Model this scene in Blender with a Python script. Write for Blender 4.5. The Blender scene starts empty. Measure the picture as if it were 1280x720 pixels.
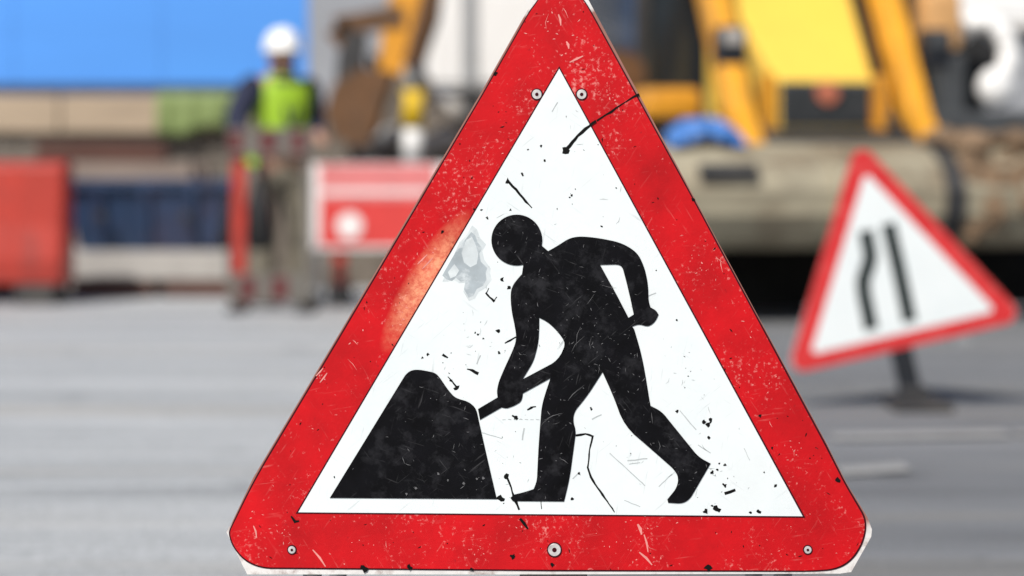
import bpy, bmesh, math, random
from mathutils import Vector, Matrix
from mathutils.geometry import tessellate_polygon
R = math.radians
random.seed(11)
scene = bpy.context.scene
COL = scene.collection

# ------------------------------------------------------------------ camera / metric set-out
F = 2885.0          # focal length in photo pixels (1280 wide)
H = 0.84            # lens height above the road
HZ = 220.0          # horizon row
def X(px, Y): return (px - 640.0) * Y / F
def Z(py, Y): return H + (HZ - py) * Y / F
cd = bpy.data.cameras.new('camera'); cam = bpy.data.objects.new('camera', cd); COL.objects.link(cam)
cam.location = (0, 0, H); cam.rotation_euler = (R(90), 0, 0)
cd.sensor_width = 36; cd.lens = 36 * F / 1280; cd.shift_y = -(360 - HZ) / 1280
cd.clip_start = 0.05; cd.clip_end = 500
cd.dof.use_dof = True; cd.dof.focus_distance = 2.997
cd.dof.aperture_fstop = (cd.lens / 1000) / 0.033
scene.camera = cam

# ------------------------------------------------------------------ light
SUN_EL, SUN_AZ = 47.0, 207.0      # azimuth clockwise from +Y (view direction)
w = bpy.data.worlds.new('World'); scene.world = w; w.use_nodes = True
nt = w.node_tree
bg = nt.nodes['Background']; bg.inputs[1].default_value = 0.075
sky = nt.nodes.new('ShaderNodeTexSky'); sky.sky_type = 'NISHITA'; sky.sun_disc = False
sky.sun_elevation = R(SUN_EL); sky.sun_rotation = R(SUN_AZ); sky.dust_density = 2.0
nt.links.new(sky.outputs[0], bg.inputs[0])
sl = bpy.data.lights.new('sun', 'SUN'); sl.energy = 4.2; sl.angle = R(0.6); sl.color = (1, 0.955, 0.89)
so = bpy.data.objects.new('sun', sl); COL.objects.link(so)
sd = Vector((math.sin(R(SUN_AZ)) * math.cos(R(SUN_EL)), math.cos(R(SUN_AZ)) * math.cos(R(SUN_EL)), math.sin(R(SUN_EL))))
so.rotation_euler = sd.to_track_quat('Z', 'Y').to_euler(); so.location = sd * 30
vs = scene.view_settings
vs.view_transform = 'Standard'; vs.look = 'None'; vs.gamma = 1; vs.exposure = 0.14; vs.use_curve_mapping = False

# ------------------------------------------------------------------ materials
def lin(c): return tuple(((v / 255) / 12.92 if v / 255 <= .04045 else ((v / 255 + .055) / 1.055) ** 2.4) for v in c)
def mat(name, c, rough=.6, metal=0.0, var=.18, scale=6.0, bump=.0, stretch=(1, 1, 1), c2=None, spec=.5, dirt=None, dirt_amt=.5, dirt_scale=3.0, fine=0):
    m = bpy.data.materials.new(name); m.use_nodes = True
    n = m.node_tree.nodes; L = m.node_tree.links; b = n['Principled BSDF']
    b.inputs['Roughness'].default_value = rough; b.inputs['Metallic'].default_value = metal
    b.inputs['Specular IOR Level'].default_value = spec
    tc = n.new('ShaderNodeTexCoord'); mp = n.new('ShaderNodeMapping'); mp.inputs['Scale'].default_value = stretch
    L.new(tc.outputs['Object'], mp.inputs[0])
    no = n.new('ShaderNodeTexNoise'); no.inputs['Scale'].default_value = scale; no.inputs['Detail'].default_value = 8; no.inputs['Roughness'].default_value = .62
    L.new(mp.outputs[0], no.inputs['Vector'])
    rp = n.new('ShaderNodeValToRGB'); rp.color_ramp.elements[0].position = .3; rp.color_ramp.elements[1].position = .7
    a = tuple(max(0, v * (1 - var)) for v in c); d = c2 or tuple(min(1, v * (1 + var)) for v in c)
    rp.color_ramp.elements[0].color = (*a, 1); rp.color_ramp.elements[1].color = (*d, 1)
    L.new(no.outputs[0], rp.inputs[0]); out = rp.outputs[0]
    if dirt:
        n2 = n.new('ShaderNodeTexNoise'); n2.inputs['Scale'].default_value = dirt_scale; n2.inputs['Detail'].default_value = 6; n2.inputs['Roughness'].default_value = .7
        L.new(mp.outputs[0], n2.inputs['Vector'])
        r2 = n.new('ShaderNodeMapRange'); r2.inputs[1].default_value = .5; r2.inputs[2].default_value = .68; r2.inputs[3].default_value = 0; r2.inputs[4].default_value = dirt_amt
        L.new(n2.outputs[0], r2.inputs[0])
        mx = n.new('ShaderNodeMix'); mx.data_type = 'RGBA'; L.new(r2.outputs[0], mx.inputs[0]); L.new(out, mx.inputs[6]); mx.inputs[7].default_value = (*dirt, 1)
        out = mx.outputs[2]
    L.new(out, b.inputs['Base Color'])
    if bump:
        bp = n.new('ShaderNodeBump'); bp.inputs['Strength'].default_value = bump; bp.inputs['Distance'].default_value = .01
        nb = no
        if fine:
            nb = n.new('ShaderNodeTexNoise'); nb.inputs['Scale'].default_value = fine; nb.inputs['Detail'].default_value = 4
            L.new(tc.outputs['Object'], nb.inputs['Vector'])
        L.new(nb.outputs[0], bp.inputs['Height']); L.new(bp.outputs[0], b.inputs['Normal'])
    return m

def sign_red():
    """retro-reflective red sheeting: mottled, scuffed with pale chips, and a speckled pale orange streak on one side"""
    m = mat('sign_red', (.50, .003, .007), .55, spec=.22, var=.24, scale=11, bump=.03, fine=260)
    n = m.node_tree.nodes; L = m.node_tree.links; b = n['Principled BSDF']
    base = b.inputs['Base Color'].links[0].from_socket
    tc = [k for k in n if k.type == 'TEX_COORD'][0]
    # fine pale scuffs
    a = n.new('ShaderNodeTexNoise'); a.inputs['Scale'].default_value = 190; a.inputs['Detail'].default_value = 5; a.inputs['Roughness'].default_value = .7
    L.new(tc.outputs['Object'], a.inputs['Vector'])
    big = n.new('ShaderNodeTexNoise'); big.inputs['Scale'].default_value = 9; big.inputs['Detail'].default_value = 3
    L.new(tc.outputs['Object'], big.inputs['Vector'])
    ad = n.new('ShaderNodeMath'); ad.operation = 'MULTIPLY_ADD'; ad.inputs[1].default_value = .5
    L.new(big.outputs[0], ad.inputs[0]); L.new(a.outputs[0], ad.inputs[2])
    r = n.new('ShaderNodeMapRange'); r.inputs[1].default_value = .86; r.inputs[2].default_value = .99; r.inputs[4].default_value = .7
    L.new(ad.outputs[0], r.inputs[0])
    mx = n.new('ShaderNodeMix'); mx.data_type = 'RGBA'; L.new(r.outputs[0], mx.inputs[0]); L.new(base, mx.inputs[6]); mx.inputs[7].default_value = (.78, .30, .27, 1)
    # pale orange speckled streak on the left limb (object space ellipse)
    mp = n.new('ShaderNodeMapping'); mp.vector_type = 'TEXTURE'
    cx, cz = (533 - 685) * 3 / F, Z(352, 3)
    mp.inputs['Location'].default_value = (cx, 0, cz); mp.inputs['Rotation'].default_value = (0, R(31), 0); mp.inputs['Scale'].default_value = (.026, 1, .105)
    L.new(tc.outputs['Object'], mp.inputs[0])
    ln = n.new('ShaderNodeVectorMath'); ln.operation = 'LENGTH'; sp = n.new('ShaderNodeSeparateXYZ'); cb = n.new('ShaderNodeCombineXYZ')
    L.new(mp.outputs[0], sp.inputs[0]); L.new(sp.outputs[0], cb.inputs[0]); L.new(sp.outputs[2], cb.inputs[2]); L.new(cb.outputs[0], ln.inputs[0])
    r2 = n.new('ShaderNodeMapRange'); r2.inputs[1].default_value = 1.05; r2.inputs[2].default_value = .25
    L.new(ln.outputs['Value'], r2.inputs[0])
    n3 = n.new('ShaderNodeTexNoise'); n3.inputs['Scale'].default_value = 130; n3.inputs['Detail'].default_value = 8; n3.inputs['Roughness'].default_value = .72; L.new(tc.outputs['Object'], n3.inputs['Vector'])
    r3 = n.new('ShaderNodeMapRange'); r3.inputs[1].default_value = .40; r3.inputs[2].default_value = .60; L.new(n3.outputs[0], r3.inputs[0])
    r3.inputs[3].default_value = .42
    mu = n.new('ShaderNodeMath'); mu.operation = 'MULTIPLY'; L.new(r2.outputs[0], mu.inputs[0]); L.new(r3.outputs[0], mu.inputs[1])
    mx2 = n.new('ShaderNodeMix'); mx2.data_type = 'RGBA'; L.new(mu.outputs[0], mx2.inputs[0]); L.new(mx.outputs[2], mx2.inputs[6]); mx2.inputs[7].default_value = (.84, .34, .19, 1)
    # dark grime
    n4 = n.new('ShaderNodeTexNoise'); n4.inputs['Scale'].default_value = 60; n4.inputs['Detail'].default_value = 6; n4.inputs['Roughness'].default_value = .75; L.new(tc.outputs['Object'], n4.inputs['Vector'])
    r4 = n.new('ShaderNodeMapRange'); r4.inputs[1].default_value = .64; r4.inputs[2].default_value = .74; r4.inputs[4].default_value = .7; L.new(n4.outputs[0], r4.inputs[0])
    mx3 = n.new('ShaderNodeMix'); mx3.data_type = 'RGBA'; L.new(r4.outputs[0], mx3.inputs[0]); L.new(mx2.outputs[2], mx3.inputs[6]); mx3.inputs[7].default_value = (.16, .006, .012, 1)
    L.new(mx3.outputs[2], b.inputs['Base Color'])
    return m

M = dict(
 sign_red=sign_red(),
 sign_white=mat('sign_white', (.73, .775, .785), .5, spec=.3, var=.035, scale=14, dirt=(.58, .66, .68), dirt_amt=.4, dirt_scale=7),
 sign_black=mat('sign_black', (.003, .003, .0042), .55, var=.5, scale=30, dirt=(.026, .026, .03), dirt_amt=.75, dirt_scale=26, spec=.10),
 edge_line=mat('edge_line', (.045, .005, .010), .7, var=.3, scale=40, spec=.1),
 plate=mat('plate_aluminium', (.72, .70, .68), .55, var=.2, scale=30, dirt=(.22, .14, .12), dirt_amt=.85, dirt_scale=30),
 chip_pale=mat('chip_pale', (.72, .27, .24), .6, var=.2, scale=60),
 chip_dark=mat('chip_dark', (.006, .006, .006), .7, var=.3, scale=60, spec=.1),
 chip_grey=mat('chip_grey', (.42, .45, .46), .6, var=.2, scale=60),
 chip_smoke=mat('chip_smoke', (.12, .12, .125), .6, var=.4, scale=60),
 rub=mat('rubbed_patch', (.36, .41, .44), .6, var=.22, scale=22, dirt=(.66, .71, .73), dirt_amt=.9, dirt_scale=38),
 rub_light=mat('rubbed_patch_light', (.56, .61, .63), .6, var=.14, scale=30, dirt=(.70, .75, .76), dirt_amt=.9, dirt_scale=40),
 faded_black=mat('faded_black_film', (.014, .022, .022), .6, var=.3, scale=30, spec=.2),
 rivet=mat('rivet_metal', (.60, .58, .57), .4, metal=.25, var=.3, scale=120),
 galv=mat('galvanised_steel', (.36, .37, .38), .5, metal=.6, var=.25, scale=14),
 black_steel=mat('black_steel', (.010, .012, .017), .5, var=.3, scale=10),
 rubber=mat('rubber', (.018, .018, .019), .8, var=.3, scale=10, bump=.2),
 red2=mat('second_sign_red', (.58, .022, .025), .45, var=.1, scale=10, dirt=(.62, .12, .11), dirt_amt=.4, dirt_scale=20),
 bonnet=mat('sun_faded_yellow', (.86, .58, .09), .45, var=.06, scale=3, dirt=(.60, .36, .06), dirt_amt=.3, dirt_scale=3),
 yellow=mat('machine_yellow', (.82, .47, .03), .42, var=.1, scale=4, dirt=(.34, .20, .07), dirt_amt=.35, dirt_scale=3),
 orange=mat('machine_orange_paint', (.68, .30, .02), .5, var=.12, scale=5, dirt=(.22, .13, .06), dirt_amt=.55, dirt_scale=4),
 arm_paint=mat('loader_arm_paint', (.72, .33, .02), .5, var=.1, scale=5, dirt=(.24, .12, .04), dirt_amt=.4, dirt_scale=4),
 brown_steel=mat('muddy_arm_steel', (.12, .055, .02), .7, var=.3, scale=6, dirt=(.05, .04, .03), dirt_amt=.7, dirt_scale=5),
 dark_steel=mat('dark_machine_steel', (.03, .03, .032), .65, var=.4, scale=6, dirt=(.08, .07, .055), dirt_amt=.5),
 grille=mat('grille_grey', (.06, .065, .07), .6, var=.25, scale=8),
 glass=mat('cab_glass', (.015, .02, .028), .12, var=.2, scale=2, spec=.6),
 bucket=mat('worn_bucket_steel', (.36, .32, .23), .55, metal=.1, var=.3, scale=3.2, stretch=(.7, 1, 1.6), dirt=(.12, .075, .04), dirt_amt=.85, dirt_scale=2.6, bump=.2),
 soil=mat('soil', (.19, .125, .075), .95, var=.45, scale=7, bump=.8),
 peach=mat('faded_orange_plastic', (.66, .37, .15), .5, var=.08),
 tank=mat('tank_dark_brown', (.055, .03, .015), .7, var=.3),
 badge=mat('badge_copper', (.45, .14, .08), .5, var=.1),
 lamp=mat('lamp_glass', (.42, .40, .38), .15, var=.08, scale=20),
 blue_tarp=mat('blue_tarpaulin', (.06, .19, .52), .5, var=.2, scale=6, bump=.2),
 hoarding=mat('blue_hoarding', (.075, .29, .78), .5, var=.05, scale=1.0, stretch=(.4, 1, 3)),
 hoard_dark=mat('hoarding_rail', (.02, .045, .10), .5, var=.2),
 stone=mat('sandstone_coping', (.40, .31, .22), .85, var=.12, scale=2.5, stretch=(.6, 1, 2), bump=.3),
 brick=mat('grey_brown_wall', (.17, .145, .12), .9, var=.28, scale=2.5, stretch=(.6, 1, 2), bump=.4),
 green_sheet=mat('green_sheet', (.19, .25, .085), .7, var=.15, scale=6),
 plastic_red=mat('barrier_red_plastic', (.40, .032, .018), .45, var=.15, scale=4, dirt=(.17, .035, .03), dirt_amt=.85, dirt_scale=2.2),
 skip=mat('skip_blue', (.02, .045, .105), .5, var=.3, scale=3, dirt=(.055, .03, .045), dirt_amt=.6, dirt_scale=2),
 concrete=mat('precast_concrete', (.40, .38, .355), .9, var=.14, scale=5, bump=.3),
 wood_dark=mat('dark_timber', (.085, .035, .025), .8, var=.35, scale=5, stretch=(.3, 2, 3)),
 wood_pale=mat('weathered_timber', (.24, .19, .16), .85, var=.25, scale=5, stretch=(.3, 2, 3)),
 plank_pale=mat('barrier_board_grey', (.135, .125, .11), .7, var=.15, scale=6),
 plank_red=mat('barrier_board_red', (.10, .014, .016), .6, var=.2, scale=6),
 render=mat('pale_render', (.30, .31, .33), .9, var=.06, scale=1.5, bump=.1),
 van=mat('lorry_white', (.80, .79, .77), .45, var=.04, scale=3),
 seam=mat('lorry_grey', (.28, .29, .30), .5, var=.15),
 white=mat('white_plastic', (.82, .82, .81), .4, var=.04, scale=8),
 band_yellow=mat('post_yellow', (.70, .46, .015), .5, var=.1),
 band_grey=mat('post_grey', (.36, .37, .37), .6, var=.15),
 rock=mat('rubble_stone', (.46, .44, .41), .9, var=.25, scale=7, bump=.5),
 mound=mat('rubble_heap', (.13, .11, .09), .95, var=.5, scale=5, bump=.9),
 skin=mat('skin', (.48, .27, .19), .55, var=.08, scale=20),
 vest=mat('hi_vis_green', (.33, .54, .025), .65, var=.14, scale=14, bump=.2),
 navy=mat('navy_sleeve', (.012, .016, .045), .8, var=.3, scale=14, bump=.2),
 beige=mat('work_trousers', (.18, .16, .12), .85, var=.2, scale=14, bump=.2),
 boot=mat('boot_leather', (.02, .017, .014), .6, var=.3),
 hair=mat('hair_brown', (.03, .018, .01), .7, var=.3, scale=30),
 eye=mat('eye_dark', (.02, .015, .012), .3, var=.1),
 black_matt=mat('shade_plate_black', (.016, .015, .014), .8, var=.4, scale=6, spec=.15),
 bag=mat('black_bag', (.008, .008, .009), .45, var=.3, scale=8, bump=.3),
 board_red=mat('board_red', (.62, .05, .045), .4, var=.12, scale=6),
 board_faded=mat('board_faded_red', (.66, .20, .20), .4, var=.12, scale=6),
 board_white=mat('board_white', (.80, .76, .75), .35, var=.06, scale=8),
 line_paint=mat('worn_line_paint', (.33, .33, .325), .8, var=.3, scale=9, dirt=(.19, .195, .20), dirt_amt=1.0, dirt_scale=9),
)
def scratches(name, col, amt, angles, scale=120, lo=.66, hi=.72, blotch=12):
    m = M[name]; n = m.node_tree.nodes; L = m.node_tree.links; b = n['Principled BSDF']
    out = b.inputs['Base Color'].links[0].from_socket; tc = [k for k in n if k.type == 'TEX_COORD'][0]
    for a in angles:
        m0 = n.new('ShaderNodeMapping'); m0.inputs['Rotation'].default_value = (0, R(a), 0); L.new(tc.outputs['Object'], m0.inputs[0])
        m1 = n.new('ShaderNodeMapping'); m1.inputs['Scale'].default_value = (.085, 1, 1); m1.inputs['Location'].default_value = (a * 1.7, a, a * .3); L.new(m0.outputs[0], m1.inputs[0])
        g = n.new('ShaderNodeTexNoise'); g.inputs['Scale'].default_value = scale; g.inputs['Detail'].default_value = 3; L.new(m1.outputs[0], g.inputs['Vector'])
        q = n.new('ShaderNodeMapRange'); q.inputs[1].default_value = lo; q.inputs[2].default_value = hi; q.inputs[4].default_value = amt; L.new(g.outputs[0], q.inputs[0])
        g2 = n.new('ShaderNodeTexNoise'); g2.inputs['Scale'].default_value = blotch; g2.inputs['Detail'].default_value = 4; L.new(m1.outputs[0] if False else m0.outputs[0], g2.inputs['Vector'])
        q2 = n.new('ShaderNodeMapRange'); q2.inputs[1].default_value = .45; q2.inputs[2].default_value = .62; L.new(g2.outputs[0], q2.inputs[0])
        mu = n.new('ShaderNodeMath'); mu.operation = 'MULTIPLY'; L.new(q.outputs[0], mu.inputs[0]); L.new(q2.outputs[0], mu.inputs[1])
        x = n.new('ShaderNodeMix'); x.data_type = 'RGBA'; L.new(mu.outputs[0], x.inputs[0]); L.new(out, x.inputs[6]); x.inputs[7].default_value = (*col, 1); out = x.outputs[2]
    L.new(out, b.inputs['Base Color'])
scratches('sign_black', (.11, .11, .115), .45, (38, -52, 75, -20), 300, .64, .76, 6)
scratches('sign_white', (.42, .46, .48), .45, (40, -35, 80), 260, .65, .74)
scratches('sign_red', (.72, .20, .18), .3, (55, -58, 8), 300, .65, .75)
scratches('red2', (.62, .20, .18), .6, (30, -50), 60, .60, .72)
def plate_wear():
    m = M['plate']; n = m.node_tree.nodes; L = m.node_tree.links; b = n['Principled BSDF']
    out = b.inputs['Base Color'].links[0].from_socket; tc = [k for k in n if k.type == 'TEX_COORD'][0]
    sp = n.new('ShaderNodeSeparateXYZ'); L.new(tc.outputs['Object'], sp.inputs[0])
    g = n.new('ShaderNodeTexNoise'); g.inputs['Scale'].default_value = 24; L.new(tc.outputs['Object'], g.inputs['Vector'])
    ad = n.new('ShaderNodeMath'); ad.operation = 'MULTIPLY_ADD'; ad.inputs[1].default_value = .06; L.new(g.outputs[0], ad.inputs[0]); L.new(sp.outputs[2], ad.inputs[2])
    q = n.new('ShaderNodeMapRange'); q.inputs[1].default_value = Z(665, 3) + .03; q.inputs[2].default_value = Z(650, 3) + .03; L.new(ad.outputs[0], q.inputs[0])
    q2 = n.new('ShaderNodeMapRange'); q2.inputs[1].default_value = Z(18, 3) + .03; q2.inputs[2].default_value = Z(12, 3) + .03; q2.inputs[3].default_value = 1; q2.inputs[4].default_value = 0; L.new(ad.outputs[0], q2.inputs[0])
    mu = n.new('ShaderNodeMath'); mu.operation = 'MULTIPLY'; L.new(q.outputs[0], mu.inputs[0]); L.new(q2.outputs[0], mu.inputs[1])
    x = n.new('ShaderNodeMix'); x.data_type = 'RGBA'; L.new(mu.outputs[0], x.inputs[0]); L.new(out, x.inputs[6]); x.inputs[7].default_value = (.30, .13, .10, 1)
    L.new(x.outputs[2], b.inputs['Base Color'])
plate_wear()
def road_mat(name, c, c2, tint):
    m = mat(name, c, .85, var=.0, c2=c2, scale=.9, stretch=(.22, 1.5, 1), bump=.6, fine=160, dirt=tuple(v * .62 for v in c), dirt_amt=.5, dirt_scale=1.7)
    n = m.node_tree.nodes; L = m.node_tree.links; b = n['Principled BSDF']
    out = b.inputs['Base Color'].links[0].from_socket; tc = [k for k in n if k.type == 'TEX_COORD'][0]
    def noise(scale, st, det=5):
        mp = n.new('ShaderNodeMapping'); mp.inputs['Scale'].default_value = st; L.new(tc.outputs['Object'], mp.inputs[0])
        g = n.new('ShaderNodeTexNoise'); g.inputs['Scale'].default_value = scale; g.inputs['Detail'].default_value = det; g.inputs['Roughness'].default_value = .65; L.new(mp.outputs[0], g.inputs['Vector']); return g.outputs[0]
    def rng(sock, a, b_, lo, hi):
        q = n.new('ShaderNodeMapRange'); q.inputs[1].default_value = a; q.inputs[2].default_value = b_; q.inputs[3].default_value = lo; q.inputs[4].default_value = hi; L.new(sock, q.inputs[0]); return q.outputs[0]
    def mix(fac, col, a, mode='MIX'):
        x = n.new('ShaderNodeMix'); x.data_type = 'RGBA'; x.blend_type = mode; L.new(a, x.inputs[6])
        if isinstance(fac, float): x.inputs[0].default_value = fac
        else: L.new(fac, x.inputs[0])
        if isinstance(col, tuple): x.inputs[7].default_value = (*col, 1)
        else: L.new(col, x.inputs[7])
        return x.outputs[2]
    out = mix(rng(noise(1.0, (.16, 1.9, 1)), .54, .70, 0, .75), tint, out)            # dusty tan drag streaks
    out = mix(rng(noise(1.3, (.10, 2.6, 1), 3), .55, .66, 0, .55), tuple(v * 1.35 for v in c2), out)   # scoured pale streaks
    out = mix(rng(noise(2.2, (1, 1, 1), 6), .60, .68, 0, .55), tuple(v * .5 for v in c), out)   # oil and damp stains
    out = mix(1.0, rng(noise(110, (1, 1, 1), 3), .3, .7, .62, 1.38), out, 'MULTIPLY')  # aggregate
    L.new(out, b.inputs['Base Color']); return m
M['road'] = road_mat('road_asphalt', (.14, .147, .158), (.205, .213, .225), (.25, .235, .205))
M['lane'] = road_mat('worn_pale_lane', (.34, .356, .368), (.47, .488, .498), (.43, .40, .355))

# ------------------------------------------------------------------ helpers
def tag(o, label=None, cat=None, group=None, kind=None):
    if label: o['label'] = label
    if cat: o['category'] = cat
    if group: o['group'] = group
    if kind: o['kind'] = kind
    return o
def empty(name, loc, label, cat, group=None, rz=0):
    o = bpy.data.objects.new(name, None); o.empty_display_size = .2; COL.objects.link(o); o.location = loc; o.rotation_euler = (0, 0, rz)
    return tag(o, label, cat, group)
class MB:
    def __init__(s): s.bm = bmesh.new()
    def _mi(s, fs, mi):
        if mi:
            for f in fs: f.material_index = mi
    def box(s, c, size, rot=None, mi=0, bev=0.0, taper=1.0):
        g = bmesh.ops.create_cube(s.bm, size=1)['verts']
        for v in g:
            t = taper if v.co.z > 0 else 1
            v.co = Vector((v.co.x * size[0] * t, v.co.y * size[1] * t, v.co.z * size[2]))
        if bev:
            es = list({e for v in g for e in v.link_edges})
            r = bmesh.ops.bevel(s.bm, geom=es, offset=bev, segments=2, affect='EDGES', profile=.6)
            g = list({v for f in r['faces'] for v in f.verts} | {v for v in g if v.is_valid})
        mt = Matrix.Translation(Vector(c)) @ ((rot or Matrix.Identity(3)).to_4x4())
        for v in g: v.co = mt @ v.co
        s._mi({f for v in g for f in v.link_faces}, mi)
        return g
    def cyl(s, p0, p1, r0, r1=None, n=20, mi=0, cap=True):
        r1 = r0 if r1 is None else r1; p0, p1 = Vector(p0), Vector(p1); d = (p1 - p0).normalized()
        a = d.orthogonal().normalized(); b = d.cross(a); R0 = []; R1 = []
        for i in range(n):
            t = 2 * math.pi * i / n; q = a * math.cos(t) + b * math.sin(t)
            R0.append(s.bm.verts.new(p0 + q * r0)); R1.append(s.bm.verts.new(p1 + q * r1))
        fs = [s.bm.faces.new((R0[i], R0[(i + 1) % n], R1[(i + 1) % n], R1[i])) for i in range(n)]
        for f in fs: f.smooth = True
        if cap: fs += [s.bm.faces.new(R0[::-1]), s.bm.faces.new(R1)]
        s._mi(fs, mi)
    def tube(s, pts, r, n=14, mi=0, rib=0):
        pts = [Vector(p) for p in pts]; rings = []; up = None
        for i, p in enumerate(pts):
            d = (pts[min(i + 1, len(pts) - 1)] - pts[max(i - 1, 0)]).normalized()
            a = d.orthogonal().normalized() if up is None else (up - d * up.dot(d)).normalized()
            up = a; b = d.cross(a); rr = (r[i] if hasattr(r, '__len__') else r) * (1 + (rib if i % 2 else 0))
            rings.append([s.bm.verts.new(p + (a * math.cos(2 * math.pi * k / n) + b * math.sin(2 * math.pi * k / n)) * rr) for k in range(n)])
        fs = []
        for A, B in zip(rings, rings[1:]):
            for k in range(n):
                f = s.bm.faces.new((A[k], A[(k + 1) % n], B[(k + 1) % n], B[k])); f.smooth = True; fs.append(f)
        fs += [s.bm.faces.new(rings[0][::-1]), s.bm.faces.new(rings[-1])]; s._mi(fs, mi)
    def hull8(s, a, b, mi=0):
        """two quads (4 points each, same order) -> closed solid"""
        A = [s.bm.verts.new(p) for p in a]; B = [s.bm.verts.new(p) for p in b]
        fs = [s.bm.faces.new(A[::-1]), s.bm.faces.new(B)] + [s.bm.faces.new((A[i], A[(i + 1) % 4], B[(i + 1) % 4], B[i])) for i in range(4)]
        s._mi(fs, mi)
    def extrude_profile(s, prof, axis_pts, mi=0):
        """prof: function(point list index)-> list of Vector ; axis_pts: sequence of section point lists"""
        rings = [[s.bm.verts.new(p) for p in sec] for sec in axis_pts]; fs = []
        n = len(rings[0])
        for A, B in zip(rings, rings[1:]):
            for k in range(n): fs.append(s.bm.faces.new((A[k], A[(k + 1) % n], B[(k + 1) % n], B[k])))
        fs += [s.bm.faces.new(rings[0][::-1]), s.bm.faces.new(rings[-1])]; s._mi(fs, mi)
    def sphere(s, c, rad, sub=2, sc=(1, 1, 1), mi=0, rot=None, rough=0.0):
        g = bmesh.ops.create_icosphere(s.bm, subdivisions=sub, radius=rad)['verts']
        for v in g:
            k = 1 + random.uniform(-rough, rough); q = Vector((v.co.x * sc[0], v.co.y * sc[1], v.co.z * sc[2])) * k
            v.co = Vector(c) + ((rot @ q) if rot else q)
        fs = {f for v in g for f in v.link_faces}
        for f in fs: f.smooth = rough == 0
        s._mi(fs, mi)
    def layer(s, loops, y0, y1, mi=0):
        """flat sheet in XZ: loops[0] outline, others holes; front face at y0, back at y1"""
        loops3 = [[Vector((x, 0, z)) for x, z in lp] for lp in loops]
        flat = [p for lp in loops3 for p in lp]
        tris = tessellate_polygon([[Vector((p.x, p.z, 0)) for p in lp] for lp in loops3])
        fr = [s.bm.verts.new((p.x, y0, p.z)) for p in flat]; bk = [s.bm.verts.new((p.x, y1, p.z)) for p in flat]; fs = []
        for t in tris:
            a, b, c = (flat[i] for i in t)
            n = (b - a).cross(c - a)
            if n.length < 1e-14: continue
            t = t if n.y < 0 else t[::-1]
            try: fs += [s.bm.faces.new([fr[i] for i in t]), s.bm.faces.new([bk[i] for i in t[::-1]])]
            except ValueError: pass
        k = 0
        for lp in loops3:
            m = len(lp)
            for i in range(m): fs.append(s.bm.faces.new((fr[k + i], fr[k + (i + 1) % m], bk[k + (i + 1) % m], bk[k + i])))
            k += m
        s._mi(fs, mi)
    def ribbon(s, pts, ws, y, mi=0):
        P = [Vector((p[0], p[1])) for p in pts]; L_ = []; R_ = []
        for i, p in enumerate(P):
            d = (P[min(i + 1, len(P) - 1)] - P[max(i - 1, 0)]).normalized(); nn = Vector((-d.y, d.x)); wv = ws[i] if hasattr(ws, '__len__') else ws
            L_.append(s.bm.verts.new((p.x + nn.x * wv / 2, y, p.y + nn.y * wv / 2))); R_.append(s.bm.verts.new((p.x - nn.x * wv / 2, y, p.y - nn.y * wv / 2)))
        fs = [s.bm.faces.new((L_[i], L_[i + 1], R_[i + 1], R_[i])) for i in range(len(P) - 1)]
        for f in fs:
            f.normal_update()
            if f.normal.y > 0: f.normal_flip()
        s._mi(fs, mi)
    def blob(s, c, r, y, mi=0, n=8, sx=1, sz=1, irr=.55):
        vs_ = []
        for i in range(n):
            t = 2 * math.pi * i / n; k = r * (1 + random.uniform(-irr, irr)); vs_.append(s.bm.verts.new((c[0] + math.cos(t) * k * sx, y, c[1] + math.sin(t) * k * sz)))
        f = s.bm.faces.new(vs_); f.normal_update()
        if f.normal.y > 0: f.normal_flip()
        s._mi([f], mi)
    def build(s, name, mats, parent=None, recalc=True, smooth=False):
        if recalc: bmesh.ops.recalc_face_normals(s.bm, faces=s.bm.faces[:])
        me = bpy.data.meshes.new(name); s.bm.to_mesh(me); s.bm.free()
        for m in (mats if isinstance(mats, (list, tuple)) else [mats]): me.materials.append(m)
        if smooth:
            for p in me.polygons: p.use_smooth = True
        o = bpy.data.objects.new(name, me); COL.objects.link(o)
        if parent: o.parent = parent
        return o
def dup(o, parent=None):
    c = o.copy(); COL.objects.link(c)
    if parent: c.parent = parent
    for ch in [k for k in bpy.data.objects if k.parent == o]: dup(ch, c)
    return c
def rounded_tri(verts, rad, seg=8):
    """rounded polygon from corner list"""
    out = []; n = len(verts)
    for i in range(n):
        p = Vector(verts[i]); a = (Vector(verts[i - 1]) - p).normalized(); b = (Vector(verts[(i + 1) % n]) - p).normalized()
        ang = a.angle(b); t = rad / math.tan(ang / 2); bis = (a + b).normalized(); c = p + bis * (rad / math.sin(ang / 2))
        s0 = p + a * t - c; s1 = p + b * t - c
        a0 = math.atan2(s0.y, s0.x); a1 = math.atan2(s1.y, s1.x)
        while a1 - a0 > math.pi: a1 -= 2 * math.pi
        while a1 - a0 < -math.pi: a1 += 2 * math.pi
        for k in range(seg + 1):
            q = a0 + (a1 - a0) * k / seg; out.append((c.x + math.cos(q) * rad, c.y + math.sin(q) * rad))
    return out
def smooth_outline(poly, lim=42, it=2):
    """round off gentle bends, keep real corners"""
    for _ in range(it):
        out = []; n = len(poly)
        for i in range(n):
            a, b, c = Vector(poly[i - 1]), Vector(poly[i]), Vector(poly[(i + 1) % n]); u, v = b - a, c - b
            if u.length < 1e-6 or v.length < 1e-6 or math.degrees(u.angle(v)) > lim or math.degrees(u.angle(v)) < 2: out.append(tuple(b)); continue
            q = min(u.length, v.length) * .27; out += [tuple(b - u.normalized() * q), tuple(b + v.normalized() * q)]
        poly = out
    return poly
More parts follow.
